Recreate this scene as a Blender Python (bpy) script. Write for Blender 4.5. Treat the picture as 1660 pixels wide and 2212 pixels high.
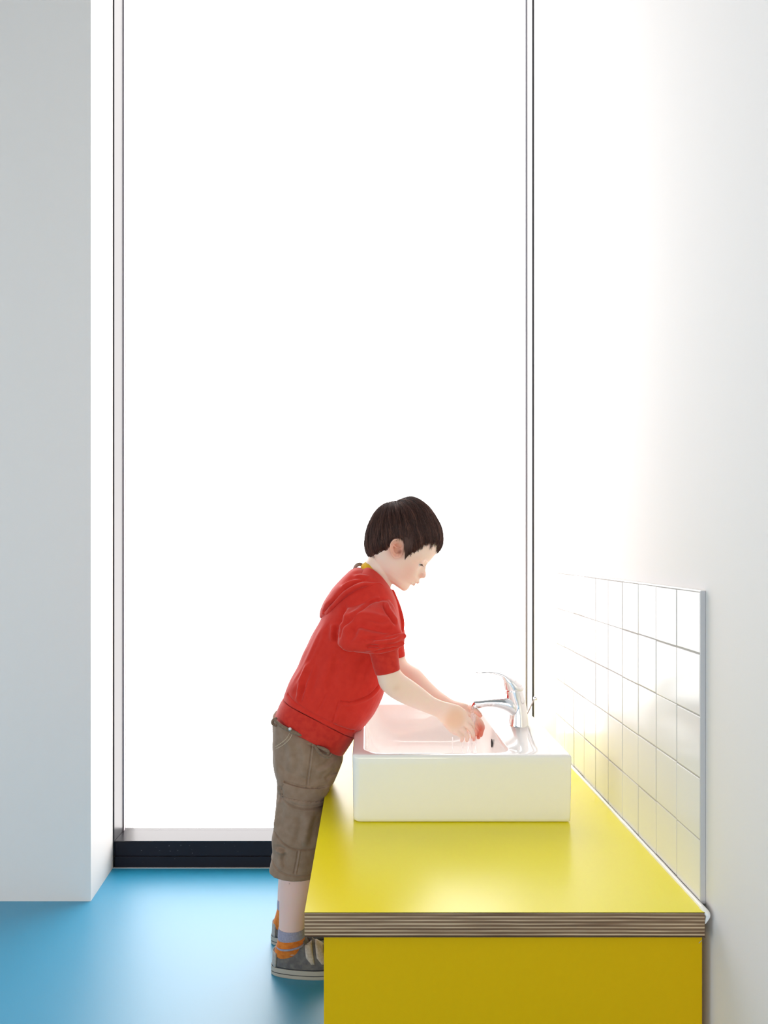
import bpy, bmesh, math, random
import numpy as np
from mathutils import Vector, Matrix

random.seed(7)
rng = np.random.default_rng(7)
scene = bpy.context.scene
for o in list(bpy.data.objects):
    bpy.data.objects.remove(o)
col = scene.collection

# ------------------------------------------------------------------ camera
F = 1748.0                      # focal length in pixels of the 1660 x 2212 frame
cam_d = bpy.data.cameras.new('camera')
cam_d.sensor_fit = 'HORIZONTAL'
cam_d.sensor_width = 36.0
cam_d.lens = 36.0 * F / 1660.0
cam_d.shift_x = (830 - 796) / 1660.0
cam_d.shift_y = (1182 - 1106) / 1660.0
cam_d.clip_start = 0.02
cam = bpy.data.objects.new('camera', cam_d)
cam.location = (0, 0, 1.0)
cam.rotation_euler = (math.radians(90), 0, 0)
col.objects.link(cam)
scene.camera = cam

# ------------------------------------------------------------------ world, lights, exposure
world = bpy.data.worlds.new('world')
scene.world = world
world.use_nodes = True
bg = world.node_tree.nodes['Background']
bg.inputs['Color'].default_value = (1.0, 0.965, 0.95, 1)
bg.inputs['Strength'].default_value = 5.0

def area(name, loc, rot, sx, sy, power, color=(1, 1, 1), portal=False):
    d = bpy.data.lights.new(name, 'AREA')
    d.shape = 'RECTANGLE'
    d.size, d.size_y, d.energy, d.color = sx, sy, power, color
    if portal:
        d.cycles.is_portal = True
    o = bpy.data.objects.new(name, d)
    o.location, o.rotation_euler = loc, rot
    col.objects.link(o)
    return o

area('window_portal', (-0.14, 2.72, 1.55), (math.radians(-90), 0, 0), 1.5, 3.2, 1, portal=True)
# added unseen fill lamps, one behind the camera, one by the left wall
area('rear_fill', (-1.2, -2.4, 0.75), (math.radians(90), 0, 0), 3.4, 1.2, 54, (1.0, 0.935, 0.865))
area('side_fill', (-3.7, -0.4, 1.1), (math.radians(90), 0, math.radians(-90)), 2.8, 1.8, 44, (1.0, 0.96, 0.91))  # added to brighten the right wall and the boy's back

scene.view_settings.view_transform = 'Standard'
scene.view_settings.look = 'None'
scene.view_settings.exposure = 0.0
scene.view_settings.gamma = 1.0
scene.view_settings.use_curve_mapping = False
scene.cycles.max_bounces = 10
scene.cycles.diffuse_bounces = 6
scene.cycles.glossy_bounces = 5
scene.cycles.transmission_bounces = 8
scene.cycles.transparent_max_bounces = 12
scene.cycles.caustics_reflective = False
scene.cycles.caustics_refractive = False
scene.cycles.sample_clamp_indirect = 8.0
scene.cycles.use_denoising = True

# ------------------------------------------------------------------ helpers
def P(px, py, Y):
    """point at depth Y that stands at picture position (px, py)"""
    return ((px - 796) / F * Y, Y, 1.0 - (py - 1182) / F * Y)

def link(name, me, mat=None, parent=None):
    o = bpy.data.objects.new(name, me)
    if mat is not None:
        me.materials.clear()
        me.materials.append(mat)
    o.parent = parent
    col.objects.link(o)
    return o

def from_bm(name, bm, mat=None, parent=None, smooth=False):
    me = bpy.data.meshes.new(name)
    bm.normal_update()
    bm.to_mesh(me)
    bm.free()
    if smooth:
        me.shade_smooth()
    return link(name, me, mat, parent)

def empty(name, loc, label=None, cat=None, group=None, kind=None):
    o = bpy.data.objects.new(name, None)
    o.location = loc
    o.empty_display_size = 0.05
    col.objects.link(o)
    tag(o, label, cat, group, kind)
    return o

def tag(o, label=None, cat=None, group=None, kind=None):
    if label: o['label'] = label
    if cat: o['category'] = cat
    if group: o['group'] = group
    if kind: o['kind'] = kind
    return o

def keep(parent, *obs):
    """children were built in world coordinates: keep them where they are"""
    for o in obs:
        o.matrix_parent_inverse = Matrix.Translation(-Vector(parent.location))

def child(name, bm, mat, parent, smooth=False):
    o = from_bm(name, bm, mat, parent, smooth)
    o.matrix_parent_inverse = Matrix.Translation(-wloc(parent))
    return o

def wloc(p):
    # every builder places geometry in world coordinates; only the empties carry a location
    return Vector(p.location) if p is not None and p.type == 'EMPTY' else Vector((0, 0, 0))

def box(bm, x0, x1, y0, y1, z0, z1, bevel=0.0, seg=2):
    r = bmesh.ops.create_cube(bm, size=1.0)
    vs = r['verts']
    for v in vs:
        v.co = Vector((x0 + (v.co.x + .5) * (x1 - x0), y0 + (v.co.y + .5) * (y1 - y0), z0 + (v.co.z + .5) * (z1 - z0)))
    if bevel > 0:
        es = list({e for v in vs for e in v.link_edges})
        bmesh.ops.bevel(bm, geom=es, offset=bevel, segments=seg, affect='EDGES', profile=.5)
    return vs

def prism(bm, pts, z0, z1):
    lo = [bm.verts.new((x, y, z0)) for x, y in pts]
    hi = [bm.verts.new((x, y, z1)) for x, y in pts]
    n = len(pts)
    for i in range(n):
        bm.faces.new((lo[i], lo[(i + 1) % n], hi[(i + 1) % n], hi[i]))
    bm.faces.new(lo[::-1])
    bm.faces.new(hi)

def rings(bm, loops, cap=(True, True), closed=True):
    vs = [[bm.verts.new(p) for p in L] for L in loops]
    n = len(vs[0])
    for a, b in zip(vs[:-1], vs[1:]):
        for i in range(n if closed else n - 1):
            bm.faces.new((a[i], a[(i + 1) % n], b[(i + 1) % n], b[i]))
    if cap[0]: bm.faces.new(vs[0][::-1])
    if cap[1]: bm.faces.new(vs[-1])
    return vs

def sgnpow(v, e):
    return math.copysign(abs(v) ** e, v)

def spline(keys, k):
    """catmull-rom resampling of rows of numbers, k points per span"""
    K = np.array(keys, float)
    n = len(K)
    out = []
    for i in range(n - 1):
        p0, p1, p2, p3 = K[max(i - 1, 0)], K[i], K[i + 1], K[min(i + 2, n - 1)]
        for j in range(k):
            t = j / k
            out.append(.5 * ((2 * p1) + (-p0 + p2) * t + (2 * p0 - 5 * p1 + 4 * p2 - p3) * t * t + (-p0 + 3 * p1 - 3 * p2 + p3) * t ** 3))
    out.append(K[-1])
    return np.array(out)

def loft(bm, rows, n=40, k=5, ex=2.2, cap=(True, True), lift=0.0):
    """rows: (ax, ay, bx, by, Y, half width) - two outline points given in picture
    coordinates at depth Y and the half width across; returns a closed smooth tube"""
    R = spline(rows, k)
    L = []
    for ax, ay, bx, by, Y, w in R:
        A = np.array(P(ax, ay, Y)); B = np.array(P(bx, by, Y))
        c, h = (A + B) / 2, (B - A) / 2
        ring = []
        for i in range(n):
            t = 2 * math.pi * i / n
            cx, sy = sgnpow(math.cos(t), 2 / ex), sgnpow(math.sin(t), 2 / ex)
            ring.append(c + h * cx + np.array((0, w * sy, lift * math.sin(t) ** 2)))
        L.append(ring)
    rings(bm, L, cap)

def tube(bm, pts, rad, n=10, k=4):
    """round tube through 3-D points with a radius at each point, rounded ends"""
    rows = [tuple(p) + (r,) for p, r in zip(pts, rad)]
    R = spline(rows, k) if len(rows) > 2 else np.array(rows, float)
    P0, r0 = R[:, :3], R[:, 3]
    T = np.gradient(P0, axis=0)
    T /= np.linalg.norm(T, axis=1)[:, None]
    ref = np.array((0, 0, 1.0))
    if abs(T[0] @ ref) > .9: ref = np.array((1.0, 0, 0))
    u = np.cross(T[0], ref); u /= np.linalg.norm(u)
    L = []
    def ring(c, u, v, r):
        return [c + r * (math.cos(2 * math.pi * i / n) * u + math.sin(2 * math.pi * i / n) * v) for i in range(n)]
    m = len(P0)
    for i in range(m):
        u = u - (u @ T[i]) * T[i]; u /= np.linalg.norm(u)
        v = np.cross(T[i], u)
        if i == 0:
            for a in (75, 50, 25):
                a = math.radians(a)
                L.append(ring(P0[0] - T[0] * r0[0] * math.sin(a), u, v, r0[0] * math.cos(a)))
        L.append(ring(P0[i], u, v, r0[i]))
        if i == m - 1:
            for a in (25, 50, 75):
                a = math.radians(a)
                L.append(ring(P0[i] + T[i] * r0[i] * math.sin(a), u, v, r0[i] * math.cos(a)))
    rings(bm, L)

def ellipsoid(bm, c, r, rot=None, n=24):
    M = Matrix.Translation(Vector(c)) @ (rot.to_4x4() if rot else Matrix.Identity(4)) @ Matrix.Diagonal((r[0], r[1], r[2], 1))
    bmesh.ops.create_uvsphere(bm, u_segments=n, v_segments=n // 2, radius=1.0, matrix=M)

# ------------------------------------------------------------------ materials
def mat(name, color, rough=.5, metal=0, spec=.5, **kw):
    m = bpy.data.materials.new(name)
    m.use_nodes = True
    nt = m.node_tree
    b = nt.nodes['Principled BSDF']
    b.inputs['Base Color'].default_value = (*color, 1)
    b.inputs['Roughness'].default_value = rough
    b.inputs['Metallic'].default_value = metal
    b.inputs['Specular IOR Level'].default_value = spec
    for k, v in kw.items():
        b.inputs[k].default_value = v
    return m

def nodes(m):
    nt = m.node_tree
    return nt, nt.nodes['Principled BSDF']

def noise(m, scale=50, detail=3, stretch=(1, 1, 1)):
    nt, b = nodes(m)
    tc = nt.nodes.new('ShaderNodeTexCoord')
    mp = nt.nodes.new('ShaderNodeMapping')
    mp.inputs['Scale'].default_value = stretch
    nz = nt.nodes.new('ShaderNodeTexNoise')
    nz.inputs['Scale'].default_value = scale
    nz.inputs['Detail'].default_value = detail
    nt.links.new(tc.outputs['Object'], mp.inputs[0])
    nt.links.new(mp.outputs[0], nz.inputs['Vector'])
    return nz

def vary(m, c0, c1, scale=50, detail=3, stretch=(1, 1, 1), lo=.35, hi=.65):
    nt, b = nodes(m)
    nz = noise(m, scale, detail, stretch)
    r = nt.nodes.new('ShaderNodeValToRGB')
    r.color_ramp.elements[0].position, r.color_ramp.elements[1].position = lo, hi
    r.color_ramp.elements[0].color = (*c0, 1)
    r.color_ramp.elements[1].color = (*c1, 1)
    nt.links.new(nz.outputs['Fac'], r.inputs[0])
    nt.links.new(r.outputs[0], b.inputs['Base Color'])
    return r

def bump(m, scale=200, strength=.1, dist=.001, detail=3, stretch=(1, 1, 1)):
    nt, b = nodes(m)
    nz = noise(m, scale, detail, stretch)
    bp = nt.nodes.new('ShaderNodeBump')
    bp.inputs['Strength'].default_value = strength
    bp.inputs['Distance'].default_value = dist
    nt.links.new(nz.outputs['Fac'], bp.inputs['Height'])
    nt.links.new(bp.outputs[0], b.inputs['Normal'])

M = {}
M['plaster'] = mat('white_plaster', (.81, .785, .77), .75, spec=.25)
bump(M['plaster'], 260, .06, .001)
M['ceiling'] = mat('ceiling_paint', (.36, .35, .33), .9)
M['floor'] = mat('blue_vinyl', (.012, .26, .47), .42, spec=.5, IOR=2.1)
vary(M['floor'], (.001, .27, .48), (.003, .31, .55), 900, 2)
bump(M['floor'], 700, .05, .0005)
M['black_frame'] = mat('black_powder_coat', (.012, .012, .018), .3)
bump(M['black_frame'], 300, .05, .0005)
def scuffed():
    m = mat('scuffed_black_board', (.010, .010, .018), .5, spec=.2)
    nt, b = nodes(m)
    nz = noise(m, 90, 4, (1, 1, 2.2))
    r = nt.nodes.new('ShaderNodeValToRGB')
    r.color_ramp.elements[0].position, r.color_ramp.elements[1].position = .70, .74
    r.color_ramp.elements[0].color = (.010, .010, .018, 1)
    r.color_ramp.elements[1].color = (.16, .16, .18, 1)
    nt.links.new(nz.outputs['Fac'], r.inputs[0])
    nt.links.new(r.outputs[0], b.inputs['Base Color'])
    return m
M['black_board'] = scuffed()
def glass_pane():
    m = bpy.data.materials.new('window_glass')
    m.use_nodes = True
    nt = m.node_tree
    nt.nodes.clear()
    o = nt.nodes.new('ShaderNodeOutputMaterial')
    mx = nt.nodes.new('ShaderNodeMixShader')
    t = nt.nodes.new('ShaderNodeBsdfTransparent')
    g = nt.nodes.new('ShaderNodeBsdfGlossy')
    g.inputs['Roughness'].default_value = .02
    mx.inputs[0].default_value = .06
    nt.links.new(t.outputs[0], mx.inputs[1]); nt.links.new(g.outputs[0], mx.inputs[2])
    nt.links.new(mx.outputs[0], o.inputs[0])
    return m
M['glass'] = glass_pane()
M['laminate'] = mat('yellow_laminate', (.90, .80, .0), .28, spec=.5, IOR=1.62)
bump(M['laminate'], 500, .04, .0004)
M['panel'] = mat('yellow_panel_shaded', (.70, .44, .0), .5, spec=.12)  # darker copy of the counter yellow, shade put into its colour
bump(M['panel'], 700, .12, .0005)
M['dark_edge'] = mat('dark_laminate_edge', (.05, .03, .02), .5)
M['ceramic'] = mat('white_ceramic', (.86, .86, .845), .07, spec=.5, **{'Coat Weight': .3, 'Coat Roughness': .03})
M['tile'] = mat('white_tile_glaze', (.78, .775, .77), .16, spec=.3)
bump(M['tile'], 18, .05, .002, 1)
M['grout'] = mat('pale_grout', (.45, .435, .42), .9)
M['trim'] = mat('grey_edge_trim', (.55, .55, .57), .5)
M['sealant'] = mat('white_sealant', (.9, .9, .9), .3)
M['chrome'] = mat('chrome', (.86, .86, .88), .06, metal=1)
M['dark_hole'] = mat('dark_hole', (.02, .02, .02), .6)
M['red_dot'] = mat('red_marker', (.6, .03, .03), .3)

def plywood():
    m = mat('plywood_edge', (.5, .35, .2), .6, spec=.3)
    nt, b = nodes(m)
    tc = nt.nodes.new('ShaderNodeTexCoord')
    sep = nt.nodes.new('ShaderNodeSeparateXYZ')
    nt.links.new(tc.outputs['Object'], sep.inputs[0])
    wob = noise(m, 6, 2, (1, 1, .2))
    def math_(op, a=None, bb=None, c=None):
        n = nt.nodes.new('ShaderNodeMath'); n.operation = op
        for i, v in enumerate((a, bb, c)):
            if v is None: continue
            if isinstance(v, (int, float)): n.inputs[i].default_value = v
            else: nt.links.new(v, n.inputs[i])
        return n.outputs[0]
    w = math_('MULTIPLY', wob.outputs['Fac'], .0016)
    z = math_('ADD', sep.outputs['Z'], w)
    ph = math_('MULTIPLY', z, 2 * math.pi / .0055)
    s = math_('SINE', ph)
    s2 = math_('MULTIPLY_ADD', s, .5, .5)
    r = nt.nodes.new('ShaderNodeValToRGB')
    e = r.color_ramp.elements
    e[0].position, e[0].color = .50, (.24, .15, .085, 1)
    e[1].position, e[1].color = .93, (.66, .50, .33, 1)
    nt.links.new(s2, r.inputs[0])
    dk = noise(m, 7, 4, (1, 1, 40))
    rd = nt.nodes.new('ShaderNodeValToRGB')
    rd.color_ramp.elements[0].position, rd.color_ramp.elements[1].position = .30, .62
    rd.color_ramp.elements[0].color = (.42, .34, .30, 1)
    rd.color_ramp.elements[1].color = (1, 1, 1, 1)
    nt.links.new(dk.outputs['Fac'], rd.inputs[0])
    mx = nt.nodes.new('ShaderNodeMix'); mx.data_type = 'RGBA'; mx.blend_type = 'MULTIPLY'
    mx.inputs['Factor'].default_value = 1
    nt.links.new(r.outputs[0], mx.inputs['A']); nt.links.new(rd.outputs[0], mx.inputs['B'])
    nt.links.new(mx.outputs['Result'], b.inputs['Base Color'])
    return m
M['plywood'] = plywood()

# ------------------------------------------------------------------ room shell
WX, GY, PY = .544, 2.522, 2.285     # right wall, window wall, face of the pier
H = 3.25
def struct(name, bm, m, parent=None):
    o = from_bm(name, bm, m, parent)
    if parent is None:
        o['kind'] = 'structure'
    return o

bm = bmesh.new(); box(bm, -4.0, WX + .2, -3.2, 2.63, -.1, 0); struct('floor', bm, M['floor'])
bm = bmesh.new(); box(bm, -4.0, WX + .2, -3.2, 2.9, H, H + .1); struct('ceiling', bm, M['ceiling'])
bm = bmesh.new()
prism(bm, [(WX, -3.2), (WX + .2, -3.2), (WX + .2, 2.9), (.5166, 2.9), (.5166, GY), (WX, 2.31)], 0, H)
struct('wall_right', bm, M['plaster'])
bm = bmesh.new(); box(bm, -4.2, -4.0, -3.2, 2.9, 0, H); struct('wall_left', bm, M['plaster'])
bm = bmesh.new(); box(bm, -4.0, WX, -3.4, -3.2, 0, H); struct('wall_rear', bm, M['plaster'])
bm = bmesh.new()
prism(bm, [(-4.0, PY), (-.784, PY), (-.7965, GY), (-.7985, GY), (-.7985, 2.75), (-4.0, 2.75)], 0, H)
wb = struct('wall_back', bm, M['plaster'])
bm = bmesh.new()
box(bm, -.7985, .5166, GY - .004, 2.75, 3.05, H)
struct('trim_1', bm, M['plaster'])
win = empty('window_1', (-.14, GY, 0), kind='structure')
WL, WR, WD = -.792, .5112, .091
KZ = .0837
bm = bmesh.new(); box(bm, WL - .0065, WL, GY, GY + WD + .03, 0, 3.05, .0008, 1); child('frame_jamb', bm, M['black_frame'], win)
bm = bmesh.new(); box(bm, WR, WR + .0053, GY, GY + WD + .03, 0, 3.05, .0008, 1); child('frame_jamb', bm, M['black_frame'], win)
bm = bmesh.new(); box(bm, WL, WR, GY + .001, GY + WD + .03, 3.03, 3.05); child('frame_head', bm, M['black_frame'], win)
bm = bmesh.new(); box(bm, WL, WR, GY + .001, GY + WD + .03, KZ - .004, KZ, .0008, 1); child('sill', bm, M['black_frame'], win)
bm = bmesh.new()
box(bm, WL + .001, WR - .001, GY + .003, GY + .05, .036, KZ - .004, .001, 1)
child('kick_board', bm, M['black_board'], win)
bm = bmesh.new()
box(bm, WL + .001, WR - .001, GY + .0, GY + .05, .0015, .0355, .001, 1)
child('kick_board', bm, M['black_board'], win)
# thin seam of sealant along the floor in front of the board
bm = bmesh.new(); box(bm, WL - .006, WR, GY - .003, GY + .004, 0, .0018); child('floor_seal', bm, M['trim'], win)
bead = mat('glazing_bead_grey', (.66, .62, .68), .4)
for x0, x1 in ((WL, WL + .003), (WR - .003, WR)):
    bm = bmesh.new(); box(bm, x0, x1, GY + WD, GY + WD + .012, KZ, 3.03); child('glazing_bead', bm, bead, win)
bm = bmesh.new(); box(bm, WL + .004, WR - .004, GY + WD + .004, GY + WD + .012, KZ, 3.03); child('pane', bm, M['glass'], win)

# ------------------------------------------------------------------ base cabinet and counter
CT = .426                 # counter top height
CF = 1.272                # front edge
CL, CR = -.1004, .5297
cab = empty('base_cabinet', (.23, 1.9, 0), 'plain yellow laminate cabinet standing on the blue floor under the plywood counter', 'cabinet')
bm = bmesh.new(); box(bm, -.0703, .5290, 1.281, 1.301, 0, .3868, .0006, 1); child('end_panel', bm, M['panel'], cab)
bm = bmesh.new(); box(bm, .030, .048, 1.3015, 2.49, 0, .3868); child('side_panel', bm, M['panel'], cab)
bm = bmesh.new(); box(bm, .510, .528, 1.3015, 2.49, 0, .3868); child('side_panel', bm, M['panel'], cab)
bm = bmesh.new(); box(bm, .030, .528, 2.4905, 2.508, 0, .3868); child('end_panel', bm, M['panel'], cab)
# a small pale scratch on the end panel
bm = bmesh.new()
a = P(1511, 2037, 1.2805); b_ = P(1517, 2031, 1.2805)
tube(bm, [a, b_], [.0006, .0004], 6)
child('scratch', bm, mat('scratch_grey', (.5, .45, .3), .6), cab)

ctr = empty('counter', (.21, 1.9, .387), 'yellow-topped plywood counter running along the right wall to the window', 'counter')
bm = bmesh.new(); box(bm, CL, CR, CF, 2.515, .3878, .4247, .0008, 1); child('plywood_core', bm, M['plywood'], ctr)
bm = bmesh.new(); box(bm, CL - .0003, CR, CF - .0004, 2.515, .4247, .4257, 0); child('dark_edge', bm, M['dark_edge'], ctr)
bm = bmesh.new(); box(bm, CL - .0003, CR, CF - .0004, 2.515, .3868, .3878, 0); child('dark_edge', bm, M['dark_edge'], ctr)
bm = bmesh.new(); box(bm, CL, CR, CF, 2.515, .4257, CT, 0); child('laminate_top', bm, M['laminate'], ctr)
# silicone bead between counter and tiles
bm = bmesh.new()
pts, rad = [], []
y = CF + .010
while y < 2.51:
    pts.append((.5315, y, CT + .0006)); rad.append(.0042 + .0006 * math.sin(y * 31) * random.random())
    y += .02
tube(bm, pts, rad, 10, 2)
tube(bm, [(.5300, CF + .012, CT + .002), (.5330, CF + .002, CT - .002), (.5345, CF + .001, CT - .007), (.5310, CF + .003, CT - .018)], [.0045, .0048, .0035, .0015], 10, 3)
child('sealant_bead', bm, M['sealant'], ctr, True)

# ------------------------------------------------------------------ tiled splashback
TX = .5355
spl = empty('tiled_splashback', (.54, 1.8, CT), 'splashback of plain white square tiles on the right wall above the counter', 'splashback')
T0, TZ, PITCH = 1.305, CT + .0015, .1
bm = bmesh.new(); box(bm, TX + .0010, WX - .0003, T0 + .0005, T0 + 1.0, TZ, TZ + .5); child('grout', bm, M['grout'], spl)
bm = bmesh.new()
hw = PITCH / 2 - .0012
box(bm, TX, TX + .0040, -hw, hw, -hw, hw, .0011, 2)
tile0 = None
for i in range(10):
    for j in range(5):
        if tile0 is None:
            t = from_bm('tile', bm, M['tile'], spl, False); tile0 = t
        else:
            t = tile0.copy(); col.objects.link(t)
        t.location = (random.uniform(-.00025, .00025) - .54, T0 + PITCH * (i + .5) - 1.8, TZ + PITCH * (j + .5) - CT)
        t.rotation_euler = (0, random.uniform(-.0015, .0015), random.uniform(-.0015, .0015))
bm = bmesh.new(); box(bm, TX - .0004, WX - .0003, T0 - .0025, T0 - .0002, TZ - .0015, TZ + .502, .0004, 1); child('edge_trim', bm, M['trim'], spl)
bm = bmesh.new(); box(bm, TX + .0004, WX - .0003, T0 - .0010, T0 + 1.0, TZ + .5002, TZ + .503, .0006, 1); child('edge_trim', bm, M['sealant'], spl)['label'] = 'white trim along the top'

# ------------------------------------------------------------------ basin
def rrect(x0, x1, y0, y1, r, z, n=8):
    """rounded rectangle, radii (x0y0, x1y0, x1y1, x0y1)"""
    if not isinstance(r, (tuple, list)): r = (r,) * 4
    out = []
    for (cx, cy, a0, rr) in ((x0 + r[0], y0 + r[0], 180, r[0]), (x1 - r[1], y0 + r[1], 270, r[1]), (x1 - r[2], y1 - r[2], 0, r[2]), (x0 + r[3], y1 - r[3], 90, r[3])):
        for i in range(n + 1):
            a = math.radians(a0 + 90 * i / n)
            out.append((cx + rr * math.cos(a), cy + rr * math.sin(a), z))
    return out

BX0, BX1, BY0, BY1, BZ = -.0335, .4240, 1.683, 2.249, .5675
OX0, OX1, OY0, OY1 = -.008, .300, 1.702, 2.230
bas = empty('basin', ((BX0 + BX1) / 2, (BY0 + BY1) / 2, CT), 'white ceramic wash basin set on the yellow counter', 'basin')
bm = bmesh.new()
L = []
def outer(ins, z, r=.016):
    rr = max(r - ins * .3, .003)
    return rrect(BX0 + ins, BX1 - ins, BY0 + ins, BY1 - ins, (rr, .004, .004, rr), z)
L.append(outer(.012, CT + .0005)); L.append(outer(.0055, CT + .001)); L.append(outer(.0025, CT + .004)); L.append(outer(.002, CT + .010))
L.append(outer(.0005, BZ - .02)); L.append(outer(0, BZ - .007)); L.append(outer(.0008, BZ - .003)); L.append(outer(.0025, BZ - .0008)); L.append(outer(.005, BZ))
def inner(ins, z, r=.045):
    rr = max(r - ins * .2, .015)
    s = ins
    return rrect(OX0 + s * .75, OX1 - s * .55, OY0 + s, OY1 - s, (rr, rr * .8, rr * .8, rr), z)
L.append(inner(-.004, BZ + .0002)); L.append(inner(-.001, BZ - .0006)); L.append(inner(.002, BZ - .003)); L.append(inner(.004, BZ - .008))
for t in np.linspace(.1, 1, 9):
    a = t * math.pi / 2
    L.append(inner(.005 + .055 * (1 - math.cos(a)) ** 1.2, BZ - .012 - .088 * math.sin(a) ** 1.15, .045 + .05 * t))
L.append(inner(.10, BZ - .103, .09)); L.append(inner(.13, BZ - .105, .08))
rings(bm, L)
bo = child('bowl', bm, M['ceramic'], bas, True)
# overflow slot on the inner wall and drain ring
bm = bmesh.new()
ellipsoid(bm, (.2945, 1.93, .5325), (.0018, .006, .0105))
child('overflow_hole', bm, M['dark_hole'], bas, True)
bm = bmesh.new()
L = []
for r_, z_ in ((.020, BZ - .1042), (.0215, BZ - .1028), (.019, BZ - .1022), (.015, BZ - .1035)):
    L.append([(.15 + r_ * math.cos(2 * math.pi * i / 24), 1.966 + r_ * math.sin(2 * math.pi * i / 24), z_) for i in range(24)])
rings(bm, L)
child('drain_ring', bm, M['chrome'], bas, True)

# ------------------------------------------------------------------ faucet
FY = 1.966
fau = empty('mixer_tap', (.364, FY, BZ), 'polished chrome mixer tap on the basin ledge', 'tap')
bm = bmesh.new()
loft(bm, [(1097, 1567.5, 1143, 1567.5, FY, .0265), (1099, 1562, 1142.5, 1563, FY, .0255), (1101, 1548, 1140.5, 1548, FY, .0235),
          (1101, 1528, 1137.5, 1526, FY, .0215), (1094, 1508, 1133.5, 1506, FY, .0210), (1091, 1490.5, 1130.5, 1490, FY, .0212)], n=48, k=5, ex=2.0)
body = child('tap_body', bm, M['chrome'], fau, True)
bm = bmesh.new()
loft(bm, [(1021.5, 1512.8, 1033.5, 1530, FY, .0120), (1030, 1511.5, 1043, 1528.5, FY, .0135), (1050, 1508.5, 1056, 1526.5, FY, .0150),
          (1075, 1506, 1078, 1530, FY, .0172), (1092, 1505, 1096, 1538, FY, .0195), (1106, 1504, 1110, 1550, FY, .0205), (1118, 1504, 1122, 1555, FY, .018)], n=40, k=5, ex=2.6)
child('spout', bm, M['chrome'], fau, True)
bm = bmesh.new()
c0, c1 = np.array(P(1030.5, 1520, FY)), np.array(P(1026, 1526.5, FY))
tube(bm, [c0, c1], [.0098, .0098], 20)
child('aerator', bm, M['chrome'], fau, True)
bm = bmesh.new()
loft(bm, [(1027, 1449.0, 1028.5, 1453.2, FY, .009), (1034, 1449.6, 1035.5, 1454.8, FY, .0115), (1054, 1448.2, 1054, 1454.6, FY, .0125), (1074, 1449.2, 1073, 1458.5, FY, .0150),
          (1092, 1454.2, 1084, 1464, FY, .0185), (1110, 1463.0, 1087, 1475, FY, .0215), (1124, 1473, 1089, 1483, FY, .0222), (1132, 1484, 1090, 1487.5, FY, .0222), (1131.5, 1489.5, 1090.5, 1489.5, FY, .0218)], n=40, k=5, ex=2.3)
child('lever_handle', bm, M['chrome'], fau, True)
bm = bmesh.new()
a = P(1111, 1488.6, FY)
L = []
for r_, dz in ((.0200, -.0012), (.0224, -.0010), (.0224, .0010), (.0200, .0012)):
    L.append([(a[0] + r_ * math.cos(2 * math.pi * i / 40), FY + r_ * math.sin(2 * math.pi * i / 40), a[2] + dz) for i in range(40)])
rings(bm, L)
child('collar_ring', bm, M['chrome'], fau, True)
bm = bmesh.new()
RY = 1.985
tube(bm, [P(1136.5, 1548, RY), P(1153.5, 1513, RY)], [.0015, .0015], 8)
tube(bm, [P(1134.5, 1561, RY), P(1136.5, 1548, RY)], [.0030, .0022], 8)
rod = child('pull_rod', bm, mat('worn_steel_rod', (.42, .36, .33), .3, metal=.9), fau, True)
bm = bmesh.new(); ellipsoid(bm, P(1157, 1508.5, RY), (.0052, .0052, .0052)); child('knob', bm, M['chrome'], rod, True)

# ------------------------------------------------------------------ the boy
Y0 = 1.95                                   # depth of the middle plane of his body

def mesh_arrays(me):
    co = np.empty(len(me.vertices) * 3); me.vertices.foreach_get('co', co)
    no = np.empty(len(me.vertices) * 3); me.vertices.foreach_get('normal', no)
    ed = np.empty(len(me.edges) * 2, dtype=np.int64); me.edges.foreach_get('vertices', ed)
    return co.reshape(-1, 3), no.reshape(-1, 3), ed.reshape(-1, 2)

def relax(me, it, fac=.5):
    co, no, ed = mesh_arrays(me)
    n = len(co)
    deg = np.bincount(ed.ravel(), minlength=n).astype(float)
    for _ in range(it):
        s = np.empty_like(co)
        for k in range(3):
            s[:, k] = np.bincount(ed[:, 0], co[ed[:, 1], k], n) + np.bincount(ed[:, 1], co[ed[:, 0], k], n)
        co += fac * (s / deg[:, None] - co)
    me.vertices.foreach_set('co', co.ravel())
    me.update()

def fuse(name, bm, voxel, material, parent, it=3):
    """fuse overlapping closed shapes into one continuous skin"""
    me = bpy.data.meshes.new('shape')
    bmesh.ops.recalc_face_normals(bm, faces=bm.faces[:])
    bm.to_mesh(me); bm.free()
    tmp = bpy.data.objects.new('shape', me)
    col.objects.link(tmp)
    md = tmp.modifiers.new('fuse', 'REMESH')
    md.mode = 'VOXEL'; md.voxel_size = voxel; md.adaptivity = 0
    dg = bpy.context.evaluated_depsgraph_get()
    dg.update()
    out = bpy.data.meshes.new_from_object(tmp.evaluated_get(dg))
    bpy.data.objects.remove(tmp)
    out.name = name
    relax(out, it)
    out.shade_smooth()
    o = link(name, out, material, parent)
    o.matrix_parent_inverse = Matrix.Translation(-wloc(parent))
    return o

def displace(o, fn):
    co, no, ed = mesh_arrays(o.data)
    d = fn(co, no)
    co = co + no * d[:, None]
    o.data.vertices.foreach_set('co', co.ravel())
    o.data.update()

def line_xz(pts, Y):
    return np.array([[P(x, y, Y)[0], P(x, y, Y)[2]] for x, y in pts])

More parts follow.
